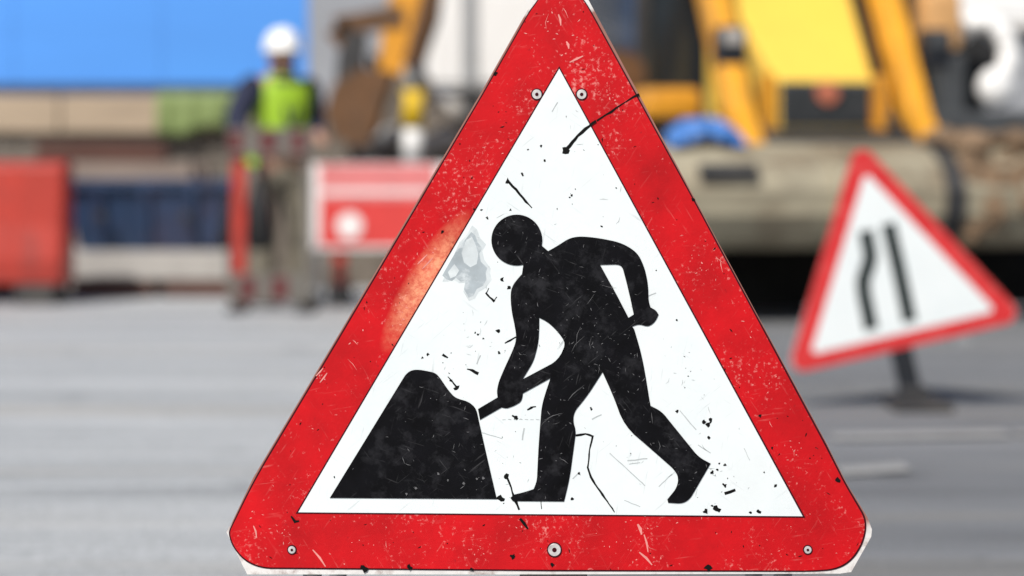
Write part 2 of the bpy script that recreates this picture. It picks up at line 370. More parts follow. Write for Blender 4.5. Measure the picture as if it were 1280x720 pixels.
def inside(p, poly):
    x, y = p; r = False; n = len(poly)
    for i in range(n):
        x0, y0 = poly[i]; x1, y1 = poly[i - 1]
        if (y0 > y) != (y1 > y) and x < (x1 - x0) * (y - y0) / (y1 - y0) + x0: r = not r
    return r

# ------------------------------------------------------------------ ground
def sheet(name, x0, x1, y0, y1, z, m, pts=None):
    g = MB(); vs_ = [g.bm.verts.new((x, y, z)) for x, y in (pts or ((x0, y0), (x1, y0), (x1, y1), (x0, y1)))]; g.bm.faces.new(vs_)
    o = g.build(name, m); o['kind'] = 'structure'; return o
sheet('road', -150, 150, -40, 260, 0, M['road'])
sheet('worn_lane', -60, 0, -30, 60, .004, M['lane'], [(-60, -30), (.10, -30), (.16, 6), (-.10, 12), (-.35, 18), (-.5, 60), (-60, 60)])
g = MB()
def strip(y, x0, x1, wd):
    vs_ = [g.bm.verts.new(p) for p in ((x0, y, .009), (x1, y + .10, .009), (x1, y + .10 + wd, .009), (x0, y + wd, .009))]; g.bm.faces.new(vs_)
strip(7.28, 1.02, 1.60, .16); strip(7.40, 1.63, 1.78, .10); strip(6.42, .92, 1.13, .16)
o = g.build('road_marking', M['line_paint']); o['kind'] = 'structure'

# ------------------------------------------------------------------ MAIN SIGN
D = 3.0; S = D / F; X0 = (685 - 640) * S
sign = empty('roadworks_sign', (X0, D, 0), 'large scratched red-edged triangular sign with a black digging figure, sharp in the foreground', 'road sign')
def L2(pts): return [((x - 685) * S, H + (HZ - y) * S) for x, y in pts]
def P2(x, y): return ((x - 685) * S, H + (HZ - y) * S)
plate_px = [(700, -18), (717, -15), (729, -8), (736, 0.5), (878.3, 266.4), (1034, 555.6), (1058, 603.4), (1084, 646), (1090, 662), (1089, 671), (1064, 715), (1050, 717), (690, 718), (309, 718), (300, 700), (283, 665), (289, 655), (316, 598), (424, 417), (600, 118), (665, 3), (673, -8), (684, -15)]
red_px = [(700, -15), (712, -12), (722, -8), (731, 3), (740, 19), (876, 268), (1031, 557), (1055, 604), (1069, 628), (1080, 647), (1081, 663), (1075, 683), (1061, 702), (1042, 711), (1012, 713), (690, 712), (330, 709), (313, 703), (301, 694), (291, 680), (287, 665), (292, 655), (319, 600), (427, 419), (603, 120), (663, 14), (670, 5), (677, -6), (688, -12)]
dark_px = [(700, -16.3), (712.5, -13.3), (722.6, -9.2), (732, 2.2), (741.4, 18), (877.4, 266.8), (1033.2, 556), (1057, 603.5), (1071, 627), (1082.4, 646.4), (1083.2, 663.5), (1077, 684.5), (1062.4, 704), (1043, 713), (1012, 714.8), (690, 714), (330, 711), (312, 705), (300, 695.5), (289.3, 681), (285.2, 665), (290.2, 655), (317.2, 599), (425.2, 418), (601.6, 119), (661.8, 13), (669, 4), (676, -7.2), (687.5, -13.4)]
red_px = smooth_outline(red_px); dark_px = smooth_outline(dark_px)
white_px = [(699, 86), (1003, 645), (373, 640)]
wline_px = [(699, 82.8), (1006.4, 646.7), (369.9, 641.6)]
# plate: tray with a returned rim so the sign has a body from behind
g = MB(); g.layer([L2(plate_px)], 0, .0035)
inner = [(P[0] + (685 - P[0]) * .018, P[1] + (470 - P[1]) * .018) for P in plate_px]
g.layer([L2(plate_px), L2(inner)], .0035, .020)
plate = g.build('backing_plate', M['plate'], sign)
g = MB(); g.layer([L2(dark_px)], -.0006, 0.0); g.build('edge_line', M['edge_line'], sign)

def flecks(g, n, poly, hole, y, mi, lo, hi, wlo, whi, centres=None, spread=40, ang=None):
    k = 0; tries = 0
    xs = [p[0] for p in poly]; ys = [p[1] for p in poly]
    while k < n and tries < n * 40:
        tries += 1
        if centres:
            c = random.choice(centres); p = (random.gauss(c[0], spread), random.gauss(c[1], spread))
        else: p = (random.uniform(min(xs), max(xs)), random.uniform(min(ys), max(ys)))
        ln = lo * (hi / lo) ** random.random(); a = ang + random.gauss(0, .4) if ang is not None else random.uniform(0, math.pi)
        q = (p[0] + math.cos(a) * ln, p[1] + math.sin(a) * ln)
        if not all(inside(t, poly) and not (hole and inside(t, hole)) for t in (p, q)): continue
        w0 = random.uniform(wlo, whi); mid = ((p[0] + q[0]) / 2 + random.gauss(0, ln * .08), (p[1] + q[1]) / 2 + random.gauss(0, ln * .08))
        g.ribbon(L2([p, mid, q]), [w0 * .25 * S, w0 * S, w0 * .2 * S], y, mi); k += 1

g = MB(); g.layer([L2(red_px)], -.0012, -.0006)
clusters = [(712, 60), (735, 95), (760, 120), (690, 30), (560, 330), (540, 300), (500, 400), (930, 420), (960, 480), (1000, 560), (880, 330), (420, 690), (460, 680), (600, 690), (640, 670), (790, 690), (800, 660), (815, 700), (980, 690), (350, 660), (330, 640), (620, 180), (400, 470), (450, 420), (760, 680)]
flecks(g, 120, red_px, wline_px, -.0014, 1, .8, 4, .6, 1.7, clusters, 9)
flecks(g, 10, red_px, wline_px, -.0014, 1, 8, 20, .4, .9, clusters, 20, ang=1.0)
flecks(g, 36, red_px, wline_px, -.0014, 1, 1, 5, .5, 1.2)
flecks(g, 90, red_px, wline_px, -.00145, 2, 1, 6, .8, 2.0)
for a, b, wd in (((708, 52), (711, 61), 3), ((712, 78), (729, 70), 2.6), ((698, 18), (701, 32), 2.6), ((391, 687), (407, 708), 2.6), ((317, 657), (321, 672), 2.2), ((395, 470), (404, 460), 2), ((400, 478), (409, 466), 2), ((522, 330), (534, 318), 1.6), ((528, 336), (541, 322), 1.6), ((797, 655), (802, 668), 4), ((805, 668), (810, 690), 2.4), ((799, 690), (815, 706), 3)):
    m_ = ((a[0] + b[0]) / 2 + .8, (a[1] + b[1]) / 2 - .6); g.ribbon(L2([a, m_, b]), [wd * .5 * S, wd * S, wd * .4 * S], -.0015, 1)
# dark scores on red: crack running from the right edge, nicks on edges
g.ribbon(L2([(799, 118), (792, 121), (781, 128)]), [3.4 * S, 2.6 * S, 1.2 * S], -.0016, 2)
g.ribbon(L2([(781, 128), (770, 135), (764, 140), (758, 143), (746, 151)]), [1.3 * S, 2.2 * S, 3.2 * S, 2 * S, 2.4 * S], -.0016, 2)
g.ribbon(L2([(650, 648), (655, 654), (660, 661)]), [3 * S, 4 * S, 2 * S], -.0016, 2)
g.ribbon(L2([(364, 645), (369, 652), (374, 651)]), [2 * S, 4 * S, 2 * S], -.0016, 2)
for x, y, r in ((620, 92, 2.4), (602, 256, 3), (594, 262, 2), (455, 710, 4), (425, 711, 4), (413, 711, 3), (512, 709, 3), (589, 711, 2.5), (640, 695, 3), (553, 290, 2), (690, 706, 3), (885, 710, 4), (950, 520, 2), (965, 560, 1.6), (1047, 600, 3), (866, 250, 2)):
    if inside((x, y), red_px): g.blob(P2(x, y), r * S, -.0016, 2)
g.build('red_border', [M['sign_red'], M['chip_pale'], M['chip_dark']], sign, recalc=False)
g = MB(); g.layer([L2(wline_px)], -.0018, -.0012); g.build('border_line', M['edge_line'], sign)

# white face with its marks
body_px = [(659, 336), (648, 347), (639, 359), (638, 374), (640, 392), (643, 405), (646, 424), (640, 440), (631, 459), (623, 478), (621, 489), (622, 496.5), (597.5, 511), (600, 524.5), (627, 509), (633, 510.5), (643, 507), (651, 502), (653, 497), (653.5, 491.5), (688, 472.5), (681, 493), (677, 508), (675, 532), (673, 560), (671, 601), (667, 611), (655, 615), (642, 618), (638, 622), (641, 626), (705, 626.5), (712, 598), (720, 538), (716, 526), (718, 514), (728, 502), (737, 490), (753, 465), (767, 496), (780, 532), (809, 557), (842, 586), (848, 596), (846, 609), (834, 624), (835, 628), (850, 629), (857, 627), (863, 622), (888, 579), (873, 571), (839, 529), (827, 514), (813, 507), (811, 496), (806, 465), (801, 440), (792.5, 411), (790, 408), (798, 405), (809, 408), (815, 405.5), (820, 400), (823, 393), (820, 388), (813, 384), (810.5, 376), (810, 358), (808, 345), (804.5, 332), (798, 318), (787, 309), (773, 302.5), (751, 298), (735, 296), (722, 295.5), (711, 298), (695.5, 308), (682, 315.5), (679, 314)]
gap_px = [(674, 397), (684, 402), (693, 410), (700, 418), (707, 429), (698, 450), (653, 474), (660, 463), (667, 451), (673, 429), (674, 410)]
hole_px = [(750, 331), (771, 330.5), (776, 332), (778.5, 336), (783, 353), (788, 374), (792, 393), (785.5, 397), (771, 369)]
pile_px = [(412.5, 622), (507, 468), (512.5, 463.5), (518, 462), (525, 462), (536, 464), (544.5, 466), (550, 472), (560, 487), (568, 496), (575, 499), (583, 501), (590, 505), (595.5, 511.5), (598.6, 526), (609, 572), (619, 615), (621, 623.5)]
body_px = smooth_outline(body_px); gap_px = smooth_outline(gap_px, 60); hole_px = smooth_outline(hole_px, 50); pile_px = smooth_outline(pile_px)
head = [(646 + 31.8 * math.cos(t * math.pi / 24), 300 + 31.8 * math.sin(t * math.pi / 24)) for t in range(48)]
g = MB(); g.layer([L2(white_px)], -.0024, -.0018)
yb = -.0026
def line(pts, ws, mi=1, y=yb):
    ws = ws if hasattr(ws, '__len__') else [ws] * len(pts)
    # jitter a little so that the score looks torn rather than ruled
    P = []; W = []
    for i in range(len(pts) - 1):
        n_ = max(2, int(math.dist(pts[i], pts[i + 1]) / 5))
        for k in range(n_):
            t = k / n_; P.append((pts[i][0] * (1 - t) + pts[i + 1][0] * t + random.gauss(0, .25), pts[i][1] * (1 - t) + pts[i + 1][1] * t + random.gauss(0, .25))); W.append((ws[i] * (1 - t) + ws[i + 1] * t) * random.uniform(.75, 1.25) * S)
    P.append(pts[-1]); W.append(ws[-1] * S); g.ribbon(L2(P), W, y, mi)
def dot(x, y, r, mi=1, sx=1, sz=1): g.blob(P2(x, y), r * S, yb - .00005, mi, sx=sx, sz=sz)
line([(745, 151), (732, 161), (722, 170), (712, 182), (706, 189)], [2.6, 3.4, 4, 4, 4.5]); dot(706.5, 188, 4.3)
line([(633, 225), (645, 237), (654, 248), (665, 260)], [3.4, 2.6, 3.4, 1.2]); dot(634.5, 226, 2.8)
line([(720, 544), (732, 542), (741, 545), (737, 562), (735, 584), (738, 596), (753, 618), (762, 630), (768, 640)], [2.5, 2.6, 2.6, 1.8, 2, 2.4, 2.6, 1.8, 1.2])
line([(632.5, 594), (637, 603), (641, 615), (644, 625)], [3, 2, 2.2, 3.8]); line([(644, 625), (649, 637)], [4, 2.6]); dot(633, 596, 3.2); dot(626, 623, 3.6, sx=1.3)
line([(676, 622), (677, 636)], 1)
for x, y, r in ((653, 218, 1.9), (681, 201, 1.4), (676, 183, 1.6), (660, 187, 1), (714, 244, 1.8), (712, 247, 1), (627, 349, 3), (636, 359, 2.6), (623, 413, 2.6), (624, 441, 2), (598, 418, 1.6), (594, 416, 1.2), (604, 423, 1.3), (571, 485, 3.2), (564, 476, 1.8), (528, 447, 1.6), (535, 443, 1.6), (880, 527, 2.4), (888, 525, 3), (885, 530, 3), (886, 547, 2.6), (890, 590, 2), (906, 581, 1.8), (896, 587, 1.6), (899, 579, 1.4), (896, 636, 3.8), (881, 639, 2.8), (890, 632, 1.4), (938, 640, 1.8), (948, 639, 2.4), (969, 607, 1.8), (906, 607, 2.2), (645, 522, 2), (715, 623, 1.8), (698, 330, 1), (752, 283, 1.6), (638, 262, 1.6), (609, 272, 1.8), (602, 262, 1.4), (846, 514, 2), (739, 511, 2), (724, 592, 1.8), (418, 596, 1.2), (955, 590, 1), (846, 400, 1.4), (820, 338, .9), (770, 235, .9), (860, 470, .9)): dot(x, y, r)
line([(607, 366), (612, 371), (618, 377)], [2.6, 2.2, 3.2]); line([(618, 376), (621, 371)], 1.2); line([(608, 366), (611, 360)], 1)
line([(631, 429), (638, 425), (645, 421)], [1.4, 3, 1.6]); line([(584, 461), (591, 463), (598, 467)], [1.6, 3.4, 4]); line([(659, 512), (664, 509), (670, 508)], [2, 3, 1.4])
line([(640, 519), (647, 524)], [2, 3.4]); line([(553, 443), (560, 447)], [3, 1.6]); line([(905, 617), (919, 612)], 3.4); line([(560, 471), (572, 485)], [1, 2.6])
line([(903, 604), (907, 609)], 2); line([(894, 634), (899, 640)], 1.2)
for x in range(628, 673, 7): line([(x, 524), (x + 4, 524.3)], .9, 2)
for a, b, wd in (((762, 566), (806, 607), 1.1), ((784, 576), (809, 573), 1.4), ((786, 580), (800, 578), 1), ((850, 513), (870, 537), 1.3), ((810, 370), (820, 366), 1.2), ((823, 608), (840, 592), 1), ((716, 598), (724, 590), 1.3), ((655, 535), (653, 550), 1.6), ((740, 524), (752, 518), 1.4), ((600, 444), (596, 455), 1.4), ((690, 140), (697, 128), 1.2), ((872, 556), (888, 566), 1), ((780, 625), (800, 633), .8), ((930, 560), (937, 575), .9), ((600, 540), (628, 548), .9)): line([a, b], wd, 2)
cl = [(600, 320), (590, 440), (660, 520), (780, 570), (880, 560), (900, 610), (650, 600), (730, 170), (720, 240), (850, 460), (900, 600), (590, 420), (640, 560)]
flecks(g, 90, white_px, None, yb, 2, 1.2, 12, .35, 1.0, cl, 26)
flecks(g, 46, white_px, None, yb - .00002, 1, .8, 3.2, .6, 1.5, cl, 20)
# rubbed grey patch
patch = [(589, 290), (582, 299), (575, 308), (569, 316), (561, 330), (553, 344), (558, 349), (565, 351), (570, 347), (576, 352), (582, 350), (580, 361), (586, 372), (592, 369), (596, 361), (604, 357), (608, 349), (607, 341), (609, 335), (601, 327), (599, 317), (603, 310), (597, 303), (594, 294)]
halo = [(c[0] * 1.0 + (c[0] - 584) * .22 + random.uniform(-1.5, 1.5), c[1] + (c[1] - 338) * .16 + random.uniform(-1.5, 1.5)) for c in patch]
halo = [h for h in halo if inside(h, white_px)]
g.layer([L2(halo)], -.00252, -.0024, 4); g.layer([L2(patch)], -.00266, -.0024, 3)
g.layer([L2([(583, 300), (590, 296), (594, 304), (598, 318), (596, 330), (588, 334), (580, 328), (577, 316)])], -.00274, -.0024, 4)
g.layer([L2([(560, 340), (568, 330), (574, 338), (570, 345), (563, 348)])], -.00274, -.0024, 4)
g.build('white_face', [M['sign_white'], M['chip_dark'], M['chip_grey'], M['rub'], M['rub_light']], sign, recalc=False)

# pictogram
g = MB(); g.layer([L2(body_px), L2(gap_px), L2(hole_px)], -.0033, -.0024); g.layer([L2(head)], -.00335, -.0024)
g.layer([L2([(655, 325), (676, 306), (690, 318), (668, 345), (652, 345)])], -.00325, -.0024)
yb = -.0036
line([(637, 293), (645, 282), (652, 272)], [2, 2.6, 1], 1); line([(630, 292), (634, 286), (639, 279)], [1.2, 1.4, .6], 2)
line([(702, 338), (701, 330), (706, 322)], [2.4, 2.2, .8], 2); line([(658, 369), (661, 377), (666, 381)], [1.4, 1.6, .8], 2)
line([(735, 375), (740, 379)], 2.2, 2); line([(741, 372), (746, 381)], 1.8, 2); line([(748, 371), (751, 376)], 1.4, 2); line([(737, 382), (745, 376)], 1.2, 2); line([(707, 386), (712, 389)], 2, 2)
line([(692, 563), (704, 552), (719, 545)], [1.4, 2, 1], 2); line([(774, 494), (790, 500), (812, 507)], [1.8, 2.4, .8], 2); line([(696, 488), (700, 497), (703, 507)], [1, 2.4, 1.4], 2); line([(694, 556), (700, 540)], 1.4, 2)
line([(648, 424), (655, 429)], 1.8, 2); line([(676, 524), (694, 524)], 1.2, 2); line([(677, 605), (695, 622)], [1.4, 1.8], 2); line([(806, 545), (812, 540)], 1.4, 2)
flecks(g, 14, body_px, None, -.0036, 2, 10, 30, .35, .8, [(740, 380), (720, 420), (700, 520), (690, 590), (800, 500), (830, 560)], 24)
flecks(g, 170, body_px, None, -.0036, 2, .8, 6, .3, 1.1, [(740, 380), (730, 400), (760, 420), (720, 430), (755, 350), (690, 340), (700, 500), (700, 560), (790, 490), (815, 540), (690, 600), (650, 390), (655, 440), (850, 590), (770, 440)], 22)
flecks(g, 20, head, None, -.0036, 2, 1, 5, .35, .8)
g.build('digger_figure', [M['sign_black'], M['chip_grey'], M['chip_smoke']], sign, recalc=False)
g = MB(); g.layer([L2(pile_px)], -.0033, -.0024)
flecks(g, 34, pile_px, None, -.0036, 1, 1, 9, .4, 1.0, [(540, 540), (580, 570), (590, 590), (520, 580), (560, 530), (540, 490)], 30)
for x, y, r in ((548, 592, 1.6), (580, 604, 1.8), (560, 600, 1.2), (520, 610, 1.4), (508, 617, 1.4), (596, 598, 1.2), (604, 597, 1.6)): dot(x, y, r, 1)
line([(548, 585), (570, 583), (584, 588)], [.8, 1.4, .8], 1); line([(495, 555), (515, 561)], [1.4, .8], 1)
g.build('earth_pile', [M['sign_black'], M['chip_smoke']], sign, recalc=False)
# rivets
for x, y, r in ((671, 118, 6.2), (727, 118, 6.2), (693, 687, 8.2), (365, 687, 4.8), (1009.5, 687, 4.8)):
    g = MB(); cx, cz = P2(x, y)
    g.cyl((cx, -.0012, cz), (cx, -.0022, cz), (r + 1.3) * S, (r + 1.1) * S, 20, 1)
    g.cyl((cx, -.0022, cz), (cx, -.0030, cz), r * S, r * .92 * S, 20, 0)
    g.cyl((cx, -.0030, cz), (cx, -.0034, cz), r * .36 * S, r * .34 * S, 12, 1)
    g.build('rivet', [M['rivet'], M['edge_line']], sign)
# clip and folding stand under / behind the plate
g = MB(); cx, cz = P2(692, 724); g.box((cx, .012, cz), (.088, .045, .011), bev=.002); g.build('clip', M['black_steel'], sign)
g = MB(); z1 = H + (HZ - 560) * S
for sx in (-1, 1):
    g.tube([(sx * .30, .034, z1), (sx * .31, .034, .30), (sx * .34, -.10, .012)], .0125, 10)
g.tube([(-.31, .034, .34), (.31, .034, .34)], .011, 10); g.tube([(-.30, .034, z1), (.30, .034, z1)], .011, 10)
g.build('front_frame', M['galv'], sign)
for sx in (-1, 1):
    g = MB(); g.tube([(sx * .28, .05, z1 - .01), (sx * .30, .42, .012)], .0125, 10); g.build('rear_leg', M['galv'], sign)

# ------------------------------------------------------------------ SECOND SIGN
D2 = 8.4; S2 = D2 / F; bx = X(1143, D2)
s2 = empty('road_narrows_sign', (bx, D2, 0), 'smaller blurred triangular road-narrows sign leaning to the left on a short dark post', 'road sign')
def Q(pts): return [((x - 1143) * S2, H + (HZ - y) * S2) for x, y in pts]
th = R(-13.2); c0 = (1112.5, 347)
def tri(side, c=c0): # pixel-space equilateral rotated
    rr = side / math.sqrt(3); return [(c[0] + rr * math.sin(th + k * 2 * math.pi / 3), c[1] - rr * math.cos(th + k * 2 * math.pi / 3)) for k in range(3)]
g = MB(); g.layer([Q(rounded_tri(tri(311), 15))], 0, .006); g.build('backing_plate', M['plate'], s2)
g = MB(); g.layer([Q(rounded_tri(tri(309), 15))], -.003, 0); g.build('red_border', M['red2'], s2)
g = MB(); g.layer([Q(rounded_tri(tri(238, (1113, 349)), 5))], -.005, -.003); g.build('white_face', M['sign_white'], s2)
g = MB()
def thick(g, pts, wpx, y0, y1):
    P = [Vector(p) for p in pts]; A = []; B = []
    for i, p in enumerate(P):
        d = (P[min(i + 1, len(P) - 1)] - P[max(i - 1, 0)]).normalized(); n_ = Vector((-d.y, d.x)) * wpx / 2; A.append(tuple(p + n_)); B.append(tuple(p - n_))
    g.layer([Q(A + B[::-1])], y0, y1)
thick(g, [(1082, 288), (1084.5, 303), (1087.5, 317), (1086.5, 328), (1082, 340), (1078.5, 352), (1080, 368), (1085, 392), (1089, 412)], 18, -.007, -.005)
thick(g, [(1110, 279), (1124, 340), (1137, 402)], 18, -.007, -.005)
g.build('narrowing_symbol', M['faded_black'], s2)
g = MB()
def q3(x, y, yy): a = Q([(x, y)])[0]; return Vector((a[0], yy, a[1]))
pa, pb = q3(1112, 372, .028), q3(1144, 507, .028); d = (pb - pa).normalized(); sd_ = Vector((d.z, 0, -d.x)) * .038
g.hull8([pa - sd_ + Vector((0, -.02, 0)), pa + sd_ + Vector((0, -.02, 0)), pa + sd_ + Vector((0, .02, 0)), pa - sd_ + Vector((0, .02, 0))], [pb - sd_ + Vector((0, -.02, 0)), pb + sd_ + Vector((0, -.02, 0)), pb + sd_ + Vector((0, .02, 0)), pb - sd_ + Vector((0, .02, 0))])
g.build('post', M['black_steel'], s2)
g = MB(); g.box((0, -.02, .014), (.21, .40, .028), bev=.008); g.box((0, .028, .05), (.10, .08, .05), bev=.008); g.build('base', M['dark_steel'], s2)
g = MB(); a = q3(1201, 425, .012); g.box((a.x, .012, a.z), (.07, .02, .05), rot=Matrix.Rotation(th, 3, 'Y')); g.build('bracket', M['galv'], s2)

# ------------------------------------------------------------------ BACKHOE LOADER  (local x = across, y = towards its rear)
bl = empty('backhoe_loader', (1.90, 14.0, 0), 'yellow backhoe loader facing forward with its wide worn bucket lowered and dark cab behind', 'digger', rz=R(13))
def Rx(a): return Matrix.Rotation(R(a), 3, 'X')
g = MB()
g.hull8([(-.315, 0, 1.10), (.315, 0, 1.10), (.315, 0, 1.43), (-.315, 0, 1.43)], [(-.33, 1.35, 1.10), (.62, 1.35, 1.10), (.62, 1.35, 2.3), (-.33, 1.35, 2.3)])
bonnet = g.build('bonnet', M['bonnet'], bl)
b_ = bonnet.modifiers.new('bevel', 'BEVEL'); b_.width = .035; b_.segments = 3
g = MB()
for k in range(9): g.box((0, -.018, 1.175 + k * .026), (.55, .02, .012))
g.box((0, -.006, 1.275), (.575, .012, .27)); grille = g.build('grille', M['grille'], bl)
g = MB(); g.cyl((0, -.03, 1.345), (0, -.05, 1.345), .075, .07, 24); g.build('badge', M['badge'], grille)
g = MB(); g.box((0, 1.9, .8), (.7, 3.9, .55), bev=.03); g.box((0, .05, .85), (.75, .3, .5), bev=.03); g.box((0, .72, .50), (1.5, .16, .16), bev=.02); g.box((0, .35, .32), (.9, .5, .35), bev=.03); g.build('chassis', M['dark_steel'], bl)
# nose plates beside grille, added shade plates under it
for sx in (-1, 1):
    g = MB(); g.box((sx * .362, .02, 1.26), (.075, .10, .40), bev=.01); g.build('nose_plate', M['orange'], bl)
g = MB(); g.box((.02, .05, .30), (2.75, .05, .52), bev=.01); g.box((.02, -.2, .56), (2.6, .5, .03)); g.build('shade_plate', M['black_matt'], bl)  # added dark plates standing in for the deep shade under the bucket
g = MB(); g.box((0, -.02, 1.06), (1.5, .14, .12), bev=.02); g.box((0, -.28, 1.02), (1.2, .12, .12), bev=.02); g.build('cross_tube', M['dark_steel'], bl)
# wheels
def wheel(u, v, rad, wd):
    g = MB(); n = 40
    prof = [(-wd / 2, rad * .62), (-wd / 2, rad * .9), (-wd * .36, rad * .985), (0, rad), (wd * .36, rad * .985), (wd / 2, rad * .9), (wd / 2, rad * .62)]
    rings = []
    for i in range(n):
        a = 2 * math.pi * i / n; k = 1.0 if i % 2 else .965
        rings.append([g.bm.verts.new((u + x, v + math.cos(a) * r * (k if r > rad * .92 else 1), rad + math.sin(a) * r * (k if r > rad * .92 else 1))) for x, r in prof])
    for i in range(n):
        A, B = rings[i], rings[(i + 1) % n]
        for k in range(len(prof) - 1): g.bm.faces.new((A[k], A[k + 1], B[k + 1], B[k]))
    w_ = empty_part = g.build('tyre', M['rubber'], bl); w_.name = 'wheel'
    g = MB(); g.cyl((u - wd * .42, v, rad), (u + wd * .42, v, rad), rad * .63, rad * .63, 28); g.cyl((u - wd * .5, v, rad), (u + wd * .5, v, rad), rad * .25, rad * .25, 20); g.build('rim', M['brown_steel'], w_)
for u in (-.84, .84): wheel(u, .72, .42, .30)
for u in (-.92, .92): wheel(u, 2.85, .70, .44)
# cab
g = MB(); 
for u in (-.72, .72):
    for v in (1.50, 3.05): g.box((u, v, 2.05), (.09, .09, 1.6), bev=.015)
for u in (-.72, .72): g.box((u, 2.28, 1.27), (.10, 1.5, .1)); 
g.box((0, 1.50, 1.28), (1.4, .08, .28)); g.box((0, 3.05, 1.27), (1.4, .08, .1))
cab = g.build('cab_frame', M['dark_steel'], bl)
g = MB(); g.box((0, 2.28, 2.92), (1.62, 1.75, .14), bev=.05); g.build('roof', M['orange'], cab)
g = MB(); g.box((0, 1.515, 2.10), (1.36, .02, 1.40)); g.build('windscreen', M['glass'], cab)
for u in (-.73, .73):
    g = MB(); g.box((u, 2.28, 2.08), (.02, 1.46, 1.50)); g.build('side_window', M['glass'], cab)
g = MB(); g.box((0, 3.06, 2.08), (1.36, .02, 1.50)); g.build('rear_window', M['glass'], cab)
g = MB(); g.box((0, 2.45, 1.25), (.5, .5, .12), bev=.04); g.box((0, 2.68, 1.55), (.48, .12, .6), bev=.04); g.build('seat', M['rubber'], cab)
for u in (-.92, .92):
    g = MB(); secs = []
    for k in range(9):
        a = R(15 + k * 18.5); secs.append([Vector((u + dx, 2.85 - math.cos(a) * r, .70 + math.sin(a) * r)) for dx, r in ((-.23, .76), (.23, .76), (.23, .79), (-.23, .79))])
    g.extrude_profile(None, secs); g.build('mudguard', M['orange'], bl)
# orange toolbox / step by the left front wheel
g = MB(); g.box((-.83, .62, 1.29), (.37, .40, .19), bev=.05); g.build('front_mudguard', M['orange'], bl)
# loader arms
for u, nm in ((-.60, 'l'), (.53, 'r')):
    g = MB(); wd = .075
    path = [(1.75, 2.25, .12), (1.25, 2.62, .12), (.72, 2.48, .11), (.35, 1.94, .09), (-.15, 1.17, .085), (-.50, .85, .08)]
    secs = []
    for i, (v, z, hh) in enumerate(path):
        p = Vector((v, z)); d = (Vector(path[min(i + 1, 5)][:2]) - Vector(path[max(i - 1, 0)][:2])).normalized(); n_ = Vector((-d.y, d.x)) * hh
        secs.append([Vector((u - wd, p.x + n_.x, p.y + n_.y)), Vector((u + wd, p.x + n_.x, p.y + n_.y)), Vector((u + wd, p.x - n_.x, p.y - n_.y)), Vector((u - wd, p.x - n_.x, p.y - n_.y))])
    g.extrude_profile(None, secs); arm = g.build('loader_arm', M['arm_paint'], bl)
    bv = arm.modifiers.new('bevel', 'BEVEL'); bv.width = .012; bv.segments = 2
    g = MB(); s_ = 1 if u > 0 else -1; g.cyl((u - s_ * .12, .55, 1.25), (u - s_ * .12, -.1, 1.17), .04, n=14); g.cyl((u - s_ * .12, -.1, 1.17), (u - s_ * .12, -.5, 1.0), .022, n=12); g.build('hydraulic_ram', M['dark_steel'], arm)
    g = MB(); g.box((u, 1.72, 1.65), (.2, .3, .95), bev=.03); g.build('arm_tower', M['dark_steel'], bl)
# headlights
for u in (-.60, .72):
    g = MB(); g.box((u, .02, 1.62), (.19, .12, .24), bev=.03); g.cyl((u + (.1 if u < 0 else -.1), .1, 1.15), (u + (.06 if u < 0 else -.06), .1, 1.6), .03); hb = g.build('headlight', M['black_steel'], bl)
    g = MB(); g.box((u, -.048, 1.675), (.13, .014, .085), bev=.005); g.build('lens', M['lamp'] if u < 0 else M['grille'], hb)
# front bucket : curved shell, convex face forward
g = MB()
prof = [(-.42, .98), (-.62, 1.03), (-.86, 1.00), (-1.03, .90), (-1.10, .76), (-1.08, .62), (-1.0, .50), (-.84, .43), (-.62, .42), (-.40, .47)]
inn = [(-.44, .955), (-.62, .995), (-.845, .965), (-.995, .88), (-1.06, .76), (-1.04, .635), (-.97, .53), (-.83, .465), (-.62, .455), (-.40, .50)]
BW = 1.47
loop = prof + inn[::-1]
secs = [[Vector((u, v, z)) for v, z in loop] for u in (-BW, -.7, 0, .7, BW)]
g.extrude_profile(None, secs)
bucket = g.build('front_bucket', M['bucket'], bl)
for u in (-BW - .012, BW + .012):
    g = MB(); sx = .02; A = [g.bm.verts.new((u - sx, v, z)) for v, z in prof]; B = [g.bm.verts.new((u + sx, v, z)) for v, z in prof]
    g.bm.faces.new(A); g.bm.faces.new(B[::-1])
    for k in range(len(prof)): g.bm.faces.new((A[k], A[(k + 1) % len(prof)], B[(k + 1) % len(prof)], B[k]))
    g.build('side_plate', M['bucket'], bucket)
g = MB(); g.box((0, -.40, .72), (2 * BW - .1, .04, .55)); g.build('back_plate', M['dark_steel'], bucket)
g = MB(); g.box((-.98, -1.098, .865), (.34, .03, .09), rot=Rx(-18), bev=.01); g.build('lifting_slot', M['dark_steel'], bucket)
for u in (-.30, .36):
    g = MB()
    pts = [(v - .012, z) for v, z in prof[1:9]]
    secs = [[Vector((u - .055, v - .02 * (1 if v < -.7 else 0), z)), Vector((u + .055, v - .02 * (1 if v < -.7 else 0), z)), Vector((u + .055, v + .03, z)), Vector((u - .055, v + .03, z))] for v, z in pts]
    g.extrude_profile(None, secs); g.build('wear_strip', M['dark_steel'] if u > 0 else M['bucket'], bucket)
# clods of soil on the right of the bucket
g = MB()
for k in range(70):
    u = random.uniform(.42, 1.42); v = random.uniform(-.95, -.5); g.sphere((u, v, 1.0 + random.uniform(-.03, .07)), random.uniform(.04, .11), 2, (1.2, 1, .7), rough=.2)
for k in range(70):
    i = random.choice([2, 2, 3, 3, 4, 5]); t_ = random.random(); u = random.uniform(.46, 1.42); g.sphere((u, prof[i][0] * (1 - t_) + prof[i + 1][0] * t_, prof[i][1] * (1 - t_) + prof[i + 1][1] * t_), random.uniform(.015, .06), 2, (random.uniform(.8, 1.8), .4, random.uniform(.8, 1.8)), rough=.25)
g.build('soil', M['soil'], bucket)
